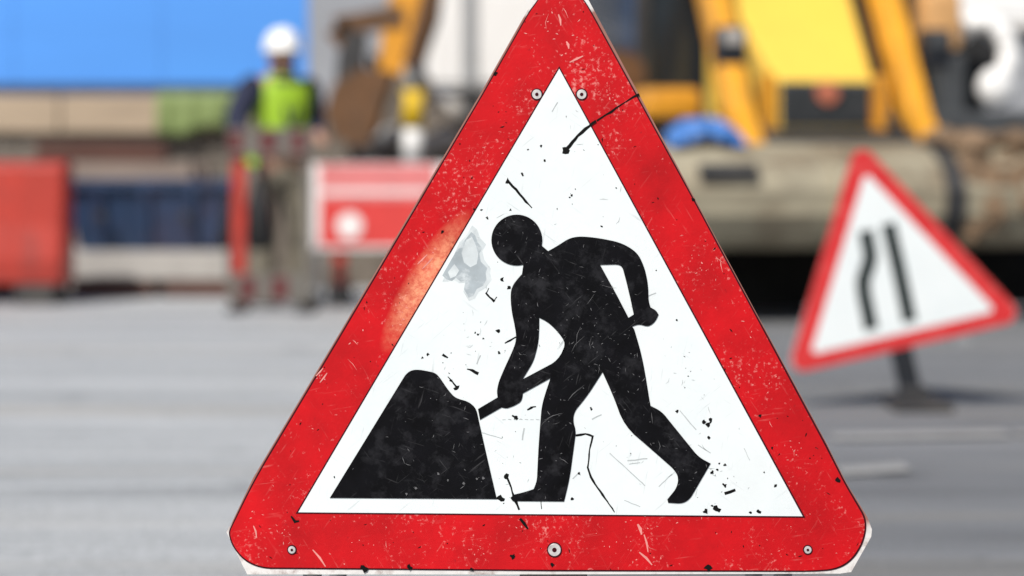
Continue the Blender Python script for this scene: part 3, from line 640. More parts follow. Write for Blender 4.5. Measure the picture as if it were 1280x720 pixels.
# lamp box and column, tyre and white hose on the right
iv = (Matrix.Translation((1.90, 14.0, 0)) @ Matrix.Rotation(R(13), 4, 'Z')).inverted()
def W(px, py, Y): return iv @ Vector((X(px, Y), Y, Z(py, Y)))
g = MB(); g.box(W(1172, 26, 14.9), (.27, .22, .40), bev=.07); lampbox = g.build('side_box', M['peach'], bl)
g = MB(); p = W(1184, 118, 14.9); g.box(p, (.19, .16, .50), bev=.02); g.box(p + Vector((-.35, 0, -.22)), (.8, .14, .12)); g.build('bracket', M['grille'], lampbox)
g = MB(); p = W(1212, 92, 15.35); g.cyl(p, p + Vector((0, .2, 0)), .26, n=32); g.cyl(p + Vector((0, -.02, 0)), p, .11, n=20); sp_ = g.build('spare_tyre', M['rubber'], bl)
g = MB(); q0 = p + Vector((.05, .1, -.62)); g.box(q0 + Vector((-.1, 0, .12)), (.14, .12, .75), bev=.02); g.build('tyre_bracket', M['dark_steel'], sp_)
ctl = [(1196, 44), (1212, 30), (1230, 27), (1246, 34), (1257, 48), (1262, 66), (1259, 85), (1250, 102), (1245, 112)]
pts = []
for k in range(len(ctl) - 1):
    for t in (0, .34, .67): pts.append(W(ctl[k][0] * (1 - t) + ctl[k + 1][0] * t, ctl[k][1] * (1 - t) + ctl[k + 1][1] * t, 15.1 - .02 * k))
g = MB(); g.tube(pts, .068, 16, rib=.07); hose = g.build('air_hose', M['white'], bl)
g = MB(); g.sphere(W(1246, 110, 14.95), .135, 3, (1, .6, 1)); g.build('hose_cap', M['white'], hose)
g = MB(); p = W(776, 95, 15.0); g.cyl(p, p + Vector((0, .4, 0)), .17, n=28); g.cyl(p + Vector((0, -.02, 0)), p, .12, n=24); g.build('air_cleaner', M['brown_steel'], bl)
g = MB(); g.box((.80, 1.30, 1.65), (.62, .3, 1.5), bev=.04); g.build('hydraulic_tank', M['tank'], bl)
g = MB(); g.box(W(1236, 156, 14.5), (1.0, .22, .17), bev=.02); g.build('side_step', M['grille'], bl)
# rear backhoe: kingpost, boom, dipper, bucket  (built in world metres, converted to local)
def limb(g, pts, hs, wd):
    """flat-sided arm in the picture-plane direction: pts world-local; hs half heights; wd half thickness along depth"""
    fw = iv.to_3x3() @ Vector((0, 1, 0)); secs = []
    for i, p in enumerate(pts):
        d = (pts[min(i + 1, len(pts) - 1)] - pts[max(i - 1, 0)]).normalized(); n_ = d.cross(fw).normalized() * hs[i]
        secs.append([p + n_ - fw * wd, p + n_ + fw * wd, p - n_ + fw * wd, p - n_ - fw * wd])
    g.extrude_profile(None, secs)
g = MB(); g.box((0, 3.95, .85), (1.6, .2, .7), bev=.03); g.box((0, 4.15, .9), (.4, .35, .8), bev=.03); g.build('kingpost', M['orange'], bl)
for u in (-.85, .85):
    g = MB(); g.box((u, 3.95, .55), (.18, .18, .95), bev=.02); g.box((u, 3.95, .05), (.4, .4, .06), bev=.01); g.build('stabiliser', M['dark_steel'], bl)
g = MB(); limb(g, [W(722, 120, 18.2), W(712, -60, 18.2), W(690, -190, 18.0), W(640, -250, 17.8), W(585, -235, 17.6)], [.14, .19, .21, .19, .12], .12); g.build('boom', M['orange'], bl)
g = MB(); limb(g, [W(592, -262, 17.35), W(570, -180, 17.3), W(537, -60, 17.3), W(505, 40, 17.3), W(490, 92, 17.3)], [.12, .17, .19, .16, .10], .11); dip = g.build('dipper', M['orange'], bl)
g = MB(); limb(g, [W(560, -120, 17.12), W(532, 10, 17.1), W(512, 80, 17.1)], [.055, .055, .05], .05); g.build('hydraulic_ram', M['brown_steel'], dip)
g = MB(); limb(g, [W(528, -20, 17.45), W(536, 18, 17.42), W(520, 80, 17.4)], [.07, .09, .06], .06); g.build('guard_plate', M['brown_steel'], dip)
g = MB(); limb(g, [W(505, 20, 17.25), W(452, 28, 17.25), W(420, 34, 17.25)], [.09, .07, .08], .07); limb(g, [W(420, 34, 17.25), W(440, 62, 17.25), W(450, 92, 17.25)], [.09, .07, .06], .07); g.build('link', M['brown_steel'], dip)
g = MB(); limb(g, [W(448, 40, 17.2), W(440, 70, 17.2), W(432, 104, 17.2)], [.07, .10, .07], .09); g.build('coupler', M['dark_steel'], dip)
for k in range(2):
    g = MB(); o_ = k * 7; g.tube([W(548 + o_, -60, 17.42), W(541 + o_, 10, 17.42), W(515 + o_, 66, 17.44), W(486, 88 + o_, 17.42), W(462, 70 + o_, 17.36)], .022, 8); g.build('hose', M['rubber'], dip)
g = MB(); cs = [(494, 92), (452, 88), (420, 108), (410, 140), (420, 170), (448, 184), (466, 180)]; ci = [(486, 104), (456, 100), (432, 116), (425, 140), (432, 160), (452, 173), (466, 173)]
fw = iv.to_3x3() @ Vector((0, 1, 0)); base = cs + ci[::-1]
secs = [[W(a, b, 17.3) + fw * k for a, b in base] for k in (-.32, 0, .32)]
g.extrude_profile(None, secs); rb = g.build('rear_bucket', M['brown_steel'], bl)
for k in (-.31, .31):
    g = MB(); secs = [[W(a, b, 17.3) + fw * (k + t) for a, b in cs] for t in (-.012, .012)]; g.extrude_profile(None, secs); g.build('side_plate', M['brown_steel'], rb)
for k in (-.27, -.09, .09, .27):
    g = MB(); p = W(465, 177, 17.3) + fw * k; q_ = W(486, 170, 17.3) + fw * k; g.hull8([p + fw * -.03, p + fw * .03, p + fw * .03 + Vector((0, 0, .04)), p + fw * -.03 + Vector((0, 0, .04))], [q_ + fw * -.015, q_ + fw * .015, q_ + fw * .015 + Vector((0, 0, .012)), q_ + fw * -.015 + Vector((0, 0, .012))]); g.build('tooth', M['galv'], rb)

# blue sheet bundled on the bucket's upper edge
g = MB(); n1, n2 = 22, 12; V_ = {}
bm_ = (Matrix.Translation((1.90, 14.0, 0)) @ Matrix.Rotation(R(13), 4, 'Z'))
cen = bm_ @ Vector((-1.03, -.80, 1.015))
for i in range(n1 + 1):
    for j in range(n2 + 1):
        a = i / n1 * 2 - 1; b = j / n2 * 2 - 1; rr = max(0, 1 - (abs(a) ** 2.6 + abs(b) ** 2.6) / 1.15)
        z = .145 * rr ** .55 + .012 * math.sin(a * 9 + b * 5) * rr + .01 * math.sin(b * 14 - a * 3) * rr
        V_[i, j] = g.bm.verts.new((a * .225 + .01 * math.sin(b * 8), b * .12 + .012 * math.sin(a * 11), z - .004))
for i in range(n1):
    for j in range(n2): g.bm.faces.new((V_[i, j], V_[i + 1, j], V_[i + 1, j + 1], V_[i, j + 1])).smooth = True
g.bm.faces.new([V_[i, 0] for i in range(n1, -1, -1)] + [V_[0, j] for j in range(1, n2 + 1)] + [V_[i, n2] for i in range(1, n1 + 1)] + [V_[n1, j] for j in range(n2 - 1, 0, -1)])
tb = g.build('tarpaulin_bundle', M['blue_tarp']); tb.location = cen; tb.rotation_euler = (0, 0, R(13))
tag(tb, 'small blue sheet bundled on top of the worn digger bucket', 'tarpaulin')

# ------------------------------------------------------------------ LEFT BACKGROUND
Yw = 20.0; xl, xr = -12.0, X(384, Yw)
wall = empty('boundary_wall', ((xl + xr) / 2, Yw, 0), 'low grey-brown wall with a pale sandstone upper band below the blue hoarding', 'wall')
wl = xr - xl; cxw = (xl + xr) / 2
g = MB(); g.box((0, .15, Z(166, Yw) / 2), (wl, .3, Z(166, Yw)))
for k in range(int(wl / .45)):
    for r_ in range(6): g.box((-wl / 2 + .225 + k * .45 + (.1 if r_ % 2 else 0) * .9, -.004, .10 + r_ * .2), (.425, .03, .175), bev=.012)
g.build('brick_face', M['brick'], wall)
g = MB()
for k in range(int(wl / .9)): g.box((-wl / 2 + .45 + k * .9, .12, (Z(166, Yw) + Z(119, Yw)) / 2), (.885, .44, Z(119, Yw) - Z(166, Yw)), bev=.015)
g.build('coping', M['stone'], wall)
hz = empty('hoarding', (cxw, Yw + .1, Z(119, Yw)), 'tall bright blue hoarding standing along the top of the low wall', 'hoarding')
hb = 3.2
for k in range(8):
    pw = wl / 8; g = MB(); g.box((-wl / 2 + pw * (k + .5), 0, .1 + hb / 2), (pw - .006, .04, hb)); g.box((-wl / 2 + pw * (k + .5), -.03, .1 + hb * .62), (pw - .006, .02, .05)); g.build('panel', M['hoarding'], hz)
g = MB(); g.box((0, -.01, .05), (wl, .10, .10)); g.build('bottom_rail', M['hoard_dark'], hz)
# green sheet hung over the wall coping
g = MB(); x0, x1 = X(196, Yw - .15), X(303, Yw - .15); NX = 26; rows = []
prof_ = [(.32, .012), (.0, .012), (-.12, .0), (-.135, -.06), (-.13, -.16), (-.145, -.27), (-.135, -.33)]
for i in range(NX + 1):
    t = i / NX; col = []
    for j, (yy, zz) in enumerate(prof_): col.append(g.bm.verts.new(((x0 + (x1 - x0) * t), Yw - .02 + (yy if yy > 0 else yy - .012 - (.018 * math.sin(t * 21) if j > 2 else 0)), Z(119, Yw) + .008 + zz * (1 + .12 * math.sin(t * 7)))))
    rows.append(col)
for A, B in zip(rows, rows[1:]):
    for j in range(len(prof_) - 1): g.bm.faces.new((A[j], B[j], B[j + 1], A[j + 1])).smooth = True
gs = g.build('ground_sheet', M['green_sheet']); md = gs.modifiers.new('solid', 'SOLIDIFY'); md.thickness = .006; md.offset = 1
tag(gs, 'lime green sheet hung over the sandstone wall band behind the worker', 'sheet')

# timber stack
Yt = 17.6
zt = 0; n_b = 0
for r_ in range(8):
    dark = r_ >= 7; hh = .135 if r_ < 7 else .15
    for k in range(2):
        g = MB(); ln = random.uniform(1.5, 1.62) if not dark else .98
        g.box((0, 0, hh / 2), (ln, .26, hh - .006), bev=.008); b = g.build('timber_baulk', M['wood_dark'] if dark else M['wood_pale'])
        b.location = (X(120, Yt) + random.uniform(-.03, .03) + (.04 if dark else 0), Yt + k * .29, zt + .0)
        if dark: tag(b, 'dark red-brown timber baulk topping the pale stack, ' + ('front one' if k == 0 else 'rear one'), 'timber', 'stacked timber baulks')
        else: tag(b, 'pale weathered timber baulk in the stack below the dark red-brown ones', 'timber', 'stacked timber baulks')
    zt += hh
# concrete slab row on timber bearers with skip on it
Ys = 16.0
for i, x in enumerate((-5.4, -4.5, -3.55, -2.75, -2.12)):
    g = MB(); g.box((0, .35, .065), (.55, .9, .112), bev=.008); b = g.build('timber_bearer', M['wood_dark']); b.location = (x, Ys - .02, -.005)
    tag(b, 'dark timber bearer under the pale concrete slabs', 'timber', 'bearers under the concrete slabs')
for i, (a, b_, lb) in enumerate(((-5.9, -3.98, 'pale concrete slab on dark bearers behind the red barrier'), (-3.96, X(287, Ys), 'pale concrete slab on dark bearers carrying the dark blue skip'))):
    g = MB(); g.box(((a + b_) / 2, Ys + .35, .222), (b_ - a, .95, .20), bev=.012); c = g.build('concrete_slab', M['concrete']); tag(c, lb, 'concrete slab', 'concrete slabs')
sk = empty('skip', ((X(78, Ys) + X(287, Ys)) / 2, Ys + .35, .322), 'small dark navy steel skip resting on a pale concrete slab', 'skip')
sw = X(287, Ys) - X(78, Ys)
g = MB(); zt = Z(224, Ys) - .322
def ring(x, y, z): return [Vector((-x, -y, z)), Vector((x, -y, z)), Vector((x, y, z)), Vector((-x, y, z))]
a0, a1 = ring(sw * .40, .30, 0.0), ring(sw * .5, .42, zt); i0, i1 = ring(sw * .40 - .02, .28, .02), ring(sw * .5 - .02, .40, zt)
A0 = [g.bm.verts.new(p) for p in a0]; A1 = [g.bm.verts.new(p) for p in a1]; I0 = [g.bm.verts.new(p) for p in i0]; I1 = [g.bm.verts.new(p) for p in i1]
g.bm.faces.new(A0[::-1]); g.bm.faces.new(I0)
for k in range(4):
    q_ = (k + 1) % 4; g.bm.faces.new((A0[k], A0[q_], A1[q_], A1[k])); g.bm.faces.new((I0[q_], I0[k], I1[k], I1[q_])); g.bm.faces.new((A1[k], A1[q_], I1[q_], I1[k]))
g.build('tub', M['skip'], sk)
g = MB()
for y in (-.435, .435): g.box((0, y, zt - .03), (sw + .03, .03, .06))
for x in (-sw / 2 - .01, sw / 2 + .01): g.box((x, 0, zt - .03), (.03, .84, .06))
g.build('rim', M['skip'], sk)
for x in (-.32, 0, .32):
    g = MB(); g.hull8([(x - .03, -.305, .0), (x + .03, -.305, .0), (x + .03, -.335, .0), (x - .03, -.335, .0)], [(x - .03, -.415, zt - .06), (x + .03, -.415, zt - .06), (x + .03, -.45, zt - .06), (x - .03, -.45, zt - .06)]); g.build('rib', M['skip'], sk)
for x in (-sw * .25, sw * .25):
    g = MB(); g.cyl((x, -.43, .24), (x, -.50, .24), .03); g.build('lifting_lug', M['dark_steel'], sk)

# red plastic road barriers at far left
def barrier():
    r_ = empty('plastic_barrier', (0, 0, 0), 'x', 'barrier', 'red plastic barriers')
    g = MB(); secs = []
    for x, k in ((-.60, .9), (-.57, 1), (-.3, 1), (-.28, .93), (.28, .93), (.3, 1), (.57, 1), (.60, .9)):
        secs.append([Vector((x, y * k, z)) for y, z in ((-.20, .14), (-.21, .30), (-.18, .52), (-.16, .90), (-.12, .935), (.12, .935), (.16, .90), (.18, .52), (.21, .30), (.20, .14))])
    g.extrude_profile(None, secs); b = g.build('barrier_body', M['plastic_red'], r_); bv = b.modifiers.new('bevel', 'BEVEL'); bv.width = .012; bv.segments = 2
    for x in (-.42, .42):
        g = MB(); g.box((x, 0, .068), (.26, .46, .136), bev=.015); g.build('foot', M['dark_steel'], r_)
    g = MB(); g.cyl((0, 0, .935), (0, 0, .965), .06); g.build('filler_cap', M['dark_steel'], r_)
    return r_
bar = barrier(); bar.location = (X(-28, 15.1), 15.1, 0); bar['label'] = 'red plastic road barrier at the left edge, in front of the pale slab'
b2 = dup(bar); b2.location = (X(-28, 15.1) - 1.24, 15.1, 0); b2['label'] = 'red plastic road barrier farthest left, mostly outside the picture'

# ------------------------------------------------------------------ WORKER
def skin_mesh(verts, edges, radii, sub=2):
    me = bpy.data.meshes.new('tmp'); me.from_pydata([Vector(v) for v in verts], edges, []); o = bpy.data.objects.new('tmp', me); COL.objects.link(o)
    o.modifiers.new('skin', 'SKIN'); 
    if not me.skin_vertices: me.skin_vertices.new() if hasattr(me.skin_vertices, 'new') else None
    bpy.context.view_layer.update()
    if not me.skin_vertices:
        bm = bmesh.new(); bm.from_mesh(me); bm.verts.layers.skin.verify(); bm.to_mesh(me); bm.free()
    sv = me.skin_vertices[0].data
    for i, r in enumerate(radii):
        sv[i].radius = r if hasattr(r, '__len__') else (r, r); sv[i].use_root = (i == 0)
    ss = o.modifiers.new('sub', 'SUBSURF'); ss.levels = sub; ss.render_levels = sub
    dg = bpy.context.evaluated_depsgraph_get(); dg.update()
    out = bpy.data.meshes.new_from_object(o.evaluated_get(dg)); bpy.data.objects.remove(o); bpy.data.meshes.remove(me)
    return out
def from_mesh(g, me, mi=0):
    t = bmesh.new(); t.from_mesh(me)
    for f in t.faces: f.smooth = True; f.material_index = mi
    tmp = bpy.data.meshes.new('t'); t.to_mesh(tmp); t.free(); g.bm.from_mesh(tmp)
def chain(pts, r): return skin_mesh(pts, [(i, i + 1) for i in range(len(pts) - 1)], r)
Yp = 15.0
pw = empty('person', (X(351, Yp), Yp, 0), 'person in white hard hat, lime vest, navy sleeves and beige trousers behind the narrow barrier', 'person', rz=R(32))
SHL, ELL, WRL = Vector((-.215, -.02, 1.42)), Vector((-.375, -.10, 1.19)), Vector((-.35, -.26, 1.03))     # image-left arm (towards hip)
SHR, ELR, WRR = Vector((.205, .0, 1.42)), Vector((.25, .03, 1.15)), Vector((.17, -.21, 1.10))
vs_ = [(0, 0, .95), (0, .0, 1.10), (0, .0, 1.28), (0, .01, 1.42), (0, -.005, 1.50), (0, -.03, 1.565), (0, -.02, 1.645), (0, -.005, 1.70),
       (-.1, 0, .88), (-.115, -.02, .50), (-.125, .02, .10), (.1, 0, .88), (.12, -.03, .50), (.14, 0, .10), SHL, ELL, WRL, SHR, ELR, WRR, (-.13, -.1, .05), (.15, -.12, .05)]
es_ = [(0, 1), (1, 2), (2, 3), (3, 4), (4, 5), (5, 6), (6, 7), (0, 8), (8, 9), (9, 10), (0, 11), (11, 12), (12, 13), (3, 14), (14, 15), (15, 16), (3, 17), (17, 18), (18, 19), (10, 20), (13, 21)]
ra_ = [(.15, .11), (.135, .10), (.155, .11), (.12, .085), .058, (.072, .082), (.08, .1), (.06, .075), .09, .06, .042, .09, .06, .042, .062, .046, .032, .062, .046, .032, .035, .035]
g = MB(); from_mesh(g, skin_mesh(vs_, es_, ra_))
HC = Vector((0, -.03, 1.615))
g.sphere(HC + Vector((0, -.098, -.01)), .02, 2, (.8, 1.1, 1.5))           # nose
for sx in (-1, 1):
    g.sphere(HC + Vector((sx * .032, -.083, .018)), .012, 2, mi=1)         # eyes
    g.sphere(HC + Vector((sx * .032, -.082, .04)), .018, 2, (1.2, .5, .3), mi=2)   # brows
    g.sphere(HC + Vector((sx * .085, .015, -.005)), .026, 2, (.4, .8, 1.3))  # ears
g.sphere(HC + Vector((0, -.084, -.052)), .022, 2, (1.2, .5, .3), mi=1)     # mouth
def hand(g, wr, d, side, mi=0):
    d = d.normalized(); a = Vector((side, 0, 0)); a = (a - d * a.dot(d)).normalized(); n_ = d.cross(a).normalized()
    pc = wr + d * .045
    from_mesh(g, skin_mesh([wr - d * .01, pc, wr + d * .085], [(0, 1), (1, 2)], [.026, (.036, .018), (.034, .015)]), mi)
    for k, ln in enumerate((.062, .072, .068, .052)):
        o_ = a * (-.027 + k * .018); b0 = wr + d * .075 + o_
        from_mesh(g, chain([b0, b0 + d * ln * .5 - n_ * .004, b0 + d * ln * .8 - n_ * .016, b0 + d * ln - n_ * .032], [.0095, .009, .0085, .007]), mi)
    b0 = wr + d * .025 - a * .022
    from_mesh(g, chain([b0, b0 + d * .025 - a * .026, b0 + d * .052 - a * .034 - n_ * .01], [.012, .0105, .008]), mi)
hand(g, WRR, WRR - ELR, 1)
body = g.build('body', [M['skin'], M['eye'], M['hair']], pw, recalc=False)
g = MB(); hand(g, WRL, Vector((.02, -.25, -1)), -1); g.tube([WRL + Vector((0, 0, .05)), WRL + Vector((0, -.01, -.01))], [.048, .042], 14); g.build('glove', M['vest'], pw, recalc=False)
# sleeves
for a, b, c in ((SHL, ELL, WRL), (SHR, ELR, WRR)):
    g = MB(); from_mesh(g, chain([a + Vector((-.06 if a.x > 0 else .06, 0, .02)), a, (a + b) / 2, b, (b + c) / 2, c - (c - b).normalized() * .02], [.085, .10, .098, .088, .072, .058])); g.build('sleeve', M['navy'], pw, recalc=False)
# vest: lofted shell with neck and arm openings
g = MB(); rings = []; n = 32
for z, rx, ry, cy in ((1.0, .205, .16, 0), (1.03, .185, .155, 0), (1.10, .17, .145, 0), (1.20, .175, .15, 0), (1.32, .195, .15, 0), (1.40, .215, .14, .005), (1.46, .165, .118, .008), (1.485, .115, .09, .006), (1.50, .082, .075, 0)):
    rings.append([g.bm.verts.new((rx * math.copysign(abs(math.cos(2 * math.pi * k / n)) ** .85, math.cos(2 * math.pi * k / n)) * (1 + .02 * math.sin(k * 2.3 + z * 20)), cy + ry * math.copysign(abs(math.sin(2 * math.pi * k / n)) ** .85, math.sin(2 * math.pi * k / n)) * (1 + .02 * math.sin(k * 3.1 + z * 13)), z + (.012 * math.sin(k * 1.3) if z < 1.02 else 0))) for k in range(n)])
for A, B in zip(rings, rings[1:]):
    for k in range(n): g.bm.faces.new((A[k], A[(k + 1) % n], B[(k + 1) % n], B[k])).smooth = True
vst = g.build('vest', M['vest'], pw); md = vst.modifiers.new('solid', 'SOLIDIFY'); md.thickness = .008
g = MB()
for sx in (-1, 1): g.hull8([(sx * .01, -.165, 1.20), (sx * .035, -.165, 1.20), (sx * .10, -.10, 1.47), (sx * .06, -.11, 1.48)], [(sx * .01, -.150, 1.20), (sx * .035, -.150, 1.20), (sx * .10, -.085, 1.47), (sx * .06, -.09, 1.48)])
g.hull8([(-.012, -.172, 1.02), (.012, -.172, 1.02), (.055, -.115, 1.47), (-.055, -.115, 1.47)], [(-.012, -.15, 1.02), (.012, -.15, 1.02), (.055, -.09, 1.47), (-.055, -.09, 1.47)])
g.build('vest_opening', M['navy'], vst)
# collar in navy
g = MB(); g.tube([(0, 0, 1.47), (0, -.004, 1.525)], [.082, .07], 20); g.build('collar', M['navy'], pw)
# trousers
g = MB(); from_mesh(g, skin_mesh([(0, 0, .97), (0, 0, .90), (-.1, 0, .84), (-.115, -.02, .50), (-.125, .02, .12), (.1, 0, .84), (.12, -.03, .50), (.14, 0, .12)], [(0, 1), (1, 2), (2, 3), (3, 4), (1, 5), (5, 6), (6, 7)], [(.165, .13), (.17, .125), .115, .085, .075, .115, .085, .075])); g.build('trousers', M['beige'], pw, recalc=False)
for x, yo in ((-.128, .02), (.143, 0)):
    g = MB(); from_mesh(g, skin_mesh([(x, yo + .02, .16), (x, yo + .02, .065), (x, yo - .09, .052), (x * 1.03, yo - .19, .045)], [(0, 1), (1, 2), (2, 3)], [.062, .06, .052, .044])); g.box((x, yo - .075, .012), (.10, .30, .022), bev=.006); g.build('boot', M['boot'], pw, recalc=False)
# hair and hard hat
g = MB(); g.sphere(HC + Vector((0, .02, .045)), .095, 3, (.92, 1.02, .8)); g.build('hair', M['hair'], pw)
g = MB(); n = 28; rings = []
hc = HC + Vector((0, .01, .045))
for k, (r_, z) in enumerate(((.122, -.004), (.121, .03), (.113, .065), (.095, .098), (.066, .122), (.03, .134))):
    rings.append([g.bm.verts.new(hc + Vector((r_ * .9 * math.cos(2 * math.pi * i / n), r_ * 1.1 * math.sin(2 * math.pi * i / n), z + (.006 if abs(math.cos(2 * math.pi * i / n)) < .25 and k > 1 else 0)))) for i in range(n)])
for A, B in zip(rings, rings[1:]):
    for k in range(n): g.bm.faces.new((A[k], A[(k + 1) % n], B[(k + 1) % n], B[k])).smooth = True
g.bm.faces.new(rings[-1]); 
br = [g.bm.verts.new(hc + Vector((.128 * math.cos(2 * math.pi * i / n), .150 * math.sin(2 * math.pi * i / n) - (.05 if math.sin(2 * math.pi * i / n) < -.3 else 0), -.014))) for i in range(n)]
for k in range(n): g.bm.faces.new((br[k], br[(k + 1) % n], rings[0][(k + 1) % n], rings[0][k])).smooth = True
ht = g.build('hard_hat', M['white'], pw); md = ht.modifiers.new('solid', 'SOLIDIFY'); md.thickness = .005; md.offset = 1

# ------------------------------------------------------------------ narrow red and grey barrier in front of the worker
Yb = 14.2
bf = empty('board_barrier', (X(338, Yb), Yb, 0), 'narrow upright barrier with red and grey boards top and bottom in front of the worker', 'barrier')
def bxp(px): return X(px, Yb) - X(338, Yb)
for y0, y1, reds in ((160, 194, ((287, 304), (325, 346), (364, 382))), (342, 378, ((300, 320), (340, 360)))):
    z0, z1 = Z(y1, Yb), Z(y0, Yb); g = MB(); xs = [285]
    for a, b in reds: xs += [a, b]
    xs += [390]; xs = sorted(set(xs)); 
    for a, b in zip(xs, xs[1:]):
        red = any(a == r0 for r0, _ in reds); g.box(((bxp(a) + bxp(b)) / 2, 0, (z0 + z1) / 2), (bxp(b) - bxp(a), .03, z1 - z0 - (.04 if red else 0)), mi=1 if red else 0)
        if red:
            for zz in (z0 + .01, z1 - .01): g.box(((bxp(a) + bxp(b)) / 2, 0, zz), (bxp(b) - bxp(a), .03, .02))
    g.build('board', [M['plank_pale'], M['plank_red']], bf)
g = MB(); g.box((bxp(298), .035, .50), (.085, .03, 1.0)); p_ = g.build('post', M['plastic_red'], bf)
g = MB(); g.box((bxp(384), .035, .50), (.05, .03, 1.0)); g.build('post', M['plank_pale'], bf)
for px in (298, 384):
    g = MB(); g.box((bxp(px), .03, .02), (.10, .5, .04), bev=.008); g.build('foot', M['rubber'], bf)
# black bag hung between the boards
g = MB(); Yg = Yb + .12
rings = []; n = 18
for z, rx, ry in ((.38, .035, .03), (.40, .08, .06), (.50, .095, .075), (.62, .085, .07), (.72, .06, .05), (.80, .03, .025), (.86, .02, .018), (.93, .012, .012), (1.16, .008, .008)):
    rings.append([g.bm.verts.new((rx * math.cos(2 * math.pi * k / n) * (1 + .08 * math.sin(k * 2.1 + z * 9)), ry * math.sin(2 * math.pi * k / n) * (1 + .08 * math.sin(k * 2.7)), z)) for k in range(n)])
for A, B in zip(rings, rings[1:]):
    for k in range(n): g.bm.faces.new((A[k], A[(k + 1) % n], B[(k + 1) % n], B[k])).smooth = True
g.bm.faces.new(rings[0][::-1]); g.bm.faces.new(rings[-1])
bg_ = g.build('black_bag', M['bag']); bg_.location = (X(322, Yb), Yb + .10, 0); tag(bg_, 'black bag hanging behind the red and grey barrier boards', 'bag')

# ------------------------------------------------------------------ red works board
Yr = 14.9
rbd = empty('works_board', (X(470, Yr), Yr, 0), 'wide red rectangular works board with pale edge and faded upper stripe, beside the worker', 'sign board')
def rx_(px): return X(px, Yr) - X(470, Yr)
zb, zt_ = Z(312, Yr), Z(204, Yr)
g = MB(); g.layer([rounded_tri([(rx_(383), zb), (rx_(562), zb), (rx_(562), zt_), (rx_(383), zt_)], .02)], 0, .02); g.build('board_edge', M['board_white'], rbd)
g = MB(); g.layer([[(rx_(400), zb + .025), (rx_(552), zb + .025), (rx_(552), Z(250, Yr)), (rx_(400), Z(250, Yr))]], -.004, 0); g.build('lower_panel', M['board_red'], rbd)
g = MB(); g.layer([[(rx_(400), Z(249.6, Yr)), (rx_(545), Z(249.6, Yr)), (rx_(545), zt_ - .01), (rx_(400), zt_ - .01)]], -.004, 0); g.build('upper_panel', M['board_faded'], rbd)
g = MB(); g.layer([[(rx_(402), Z(243, Yr)), (rx_(535), Z(243, Yr)), (rx_(535), Z(237, Yr)), (rx_(402), Z(237, Yr))]], -.007, -.004); g.build('white_line', M['board_white'], rbd)
g = MB(); g.cyl((rx_(437), -.004, Z(282, Yr)), (rx_(437), -.010, Z(282, Yr)), .085, .083, 28); g.build('white_disc', M['board_white'], rbd)
for px, m_ in ((424, M['plastic_red']), (540, M['plastic_red'])):
    g = MB(); g.box((rx_(px), .045, .42), (.085, .04, .80)); lg = g.build('leg', m_, rbd)
    g = MB(); g.box((rx_(px), .045, .07), (.14, .42, .13), bev=.01); g.build('foot', M['rubber'], lg)
g = MB(); g.box((rx_(398), .04, .45), (.04, .03, .86)); g.build('leg', M['galv'], rbd)

# ------------------------------------------------------------------ rubble heap, stones, banded post
Ym = 17.6; hcx, hcy, hr = X(474, 17.6), Ym + 1.12, 1.45
def hz_(a, b):
    rr = max(0, 1 - math.sqrt(a * a + b * b)); return 1.74 * rr ** .5 * (1 + .13 * math.sin(a * 7 + 1) * math.cos(b * 6))
g = MB(); n1, n2 = 60, 40; V_ = {}
for i in range(n1 + 1):
    for j in range(n2 + 1):
        a = i / n1 * 2 - 1; b = j / n2 * 2 - 1; z = hz_(a, b)
        V_[i, j] = g.bm.verts.new((a * hr, b * hr, z + random.uniform(-.03, .04) if z > 0.02 else -.02))
for i in range(n1):
    for j in range(n2): g.bm.faces.new((V_[i, j], V_[i + 1, j], V_[i + 1, j + 1], V_[i, j + 1]))
mo = g.build('rubble_heap', M['mound']); mo.location = (hcx, hcy, 0); tag(mo, 'dark heap of rubble and earth under the rear digger bucket', 'rubble heap')
spots = [(492, 178, .13, 'pale round stone on the rubble heap just below the digger bucket'), (534, 188, .12, 'pale stone lying on the heap right behind the white band of the slim post'), (560, 138, .13, 'pale stone highest on the right of the rubble heap beside the big sign'), (558, 180, .10, 'small pale stone lower right on the rubble heap'), (462, 192, .09, 'small pale stone lower left on the rubble heap')]
for px, py, r_, lb in spots:
    Y_ = 17.25; ok = False
    while Y_ < hcy + .25:
        if Z(py, Y_) <= hz_((X(px, Y_) - hcx) / hr, (Y_ - hcy) / hr): ok = True; break
        Y_ += .02
    zz = Z(py, Y_) if ok else hz_((X(px, Y_) - hcx) / hr, (Y_ - hcy) / hr)
    g = MB(); g.sphere((0, 0, 0), r_, 3, (1.1, 1, .85), rough=.07); s_ = g.build('stone', M['rock']); s_.location = (X(px, Y_), Y_, zz + .02); tag(s_, lb, 'stone', 'pale stones on the rubble heap')
Yq = 17.2
po = empty('marker_post', (X(516, Yq), Yq, 0), 'slim post banded grey, yellow and white in front of the rubble heap', 'post')
r_ = .075
for nm, y0, y1, m_ in (('grey_top', 78, 113, 'band_grey'), ('yellow_band', 113, 160, 'band_yellow'), ('white_band', 160, 202, 'white'), ('shaft', 202, 361, 'band_grey')):
    g = MB(); z0, z1 = max(0, Z(y1, Yq)), Z(y0, Yq); rr = r_ * (1.12 if nm == 'yellow_band' else 1)
    if nm == 'grey_top': g.tube([(0, 0, z0), (0, 0, z1 - .05), (0, 0, z1 - .015), (0, 0, z1)], [rr, rr, rr * .8, rr * .35], 20)
    else: g.cyl((0, 0, z0), (0, 0, z1), rr, rr, 20)
    g.build(nm, M[m_], po)
g = MB(); g.cyl((0, 0, 0), (0, 0, .05), .2, .17, 24); g.build('base', M['rubber'], po)

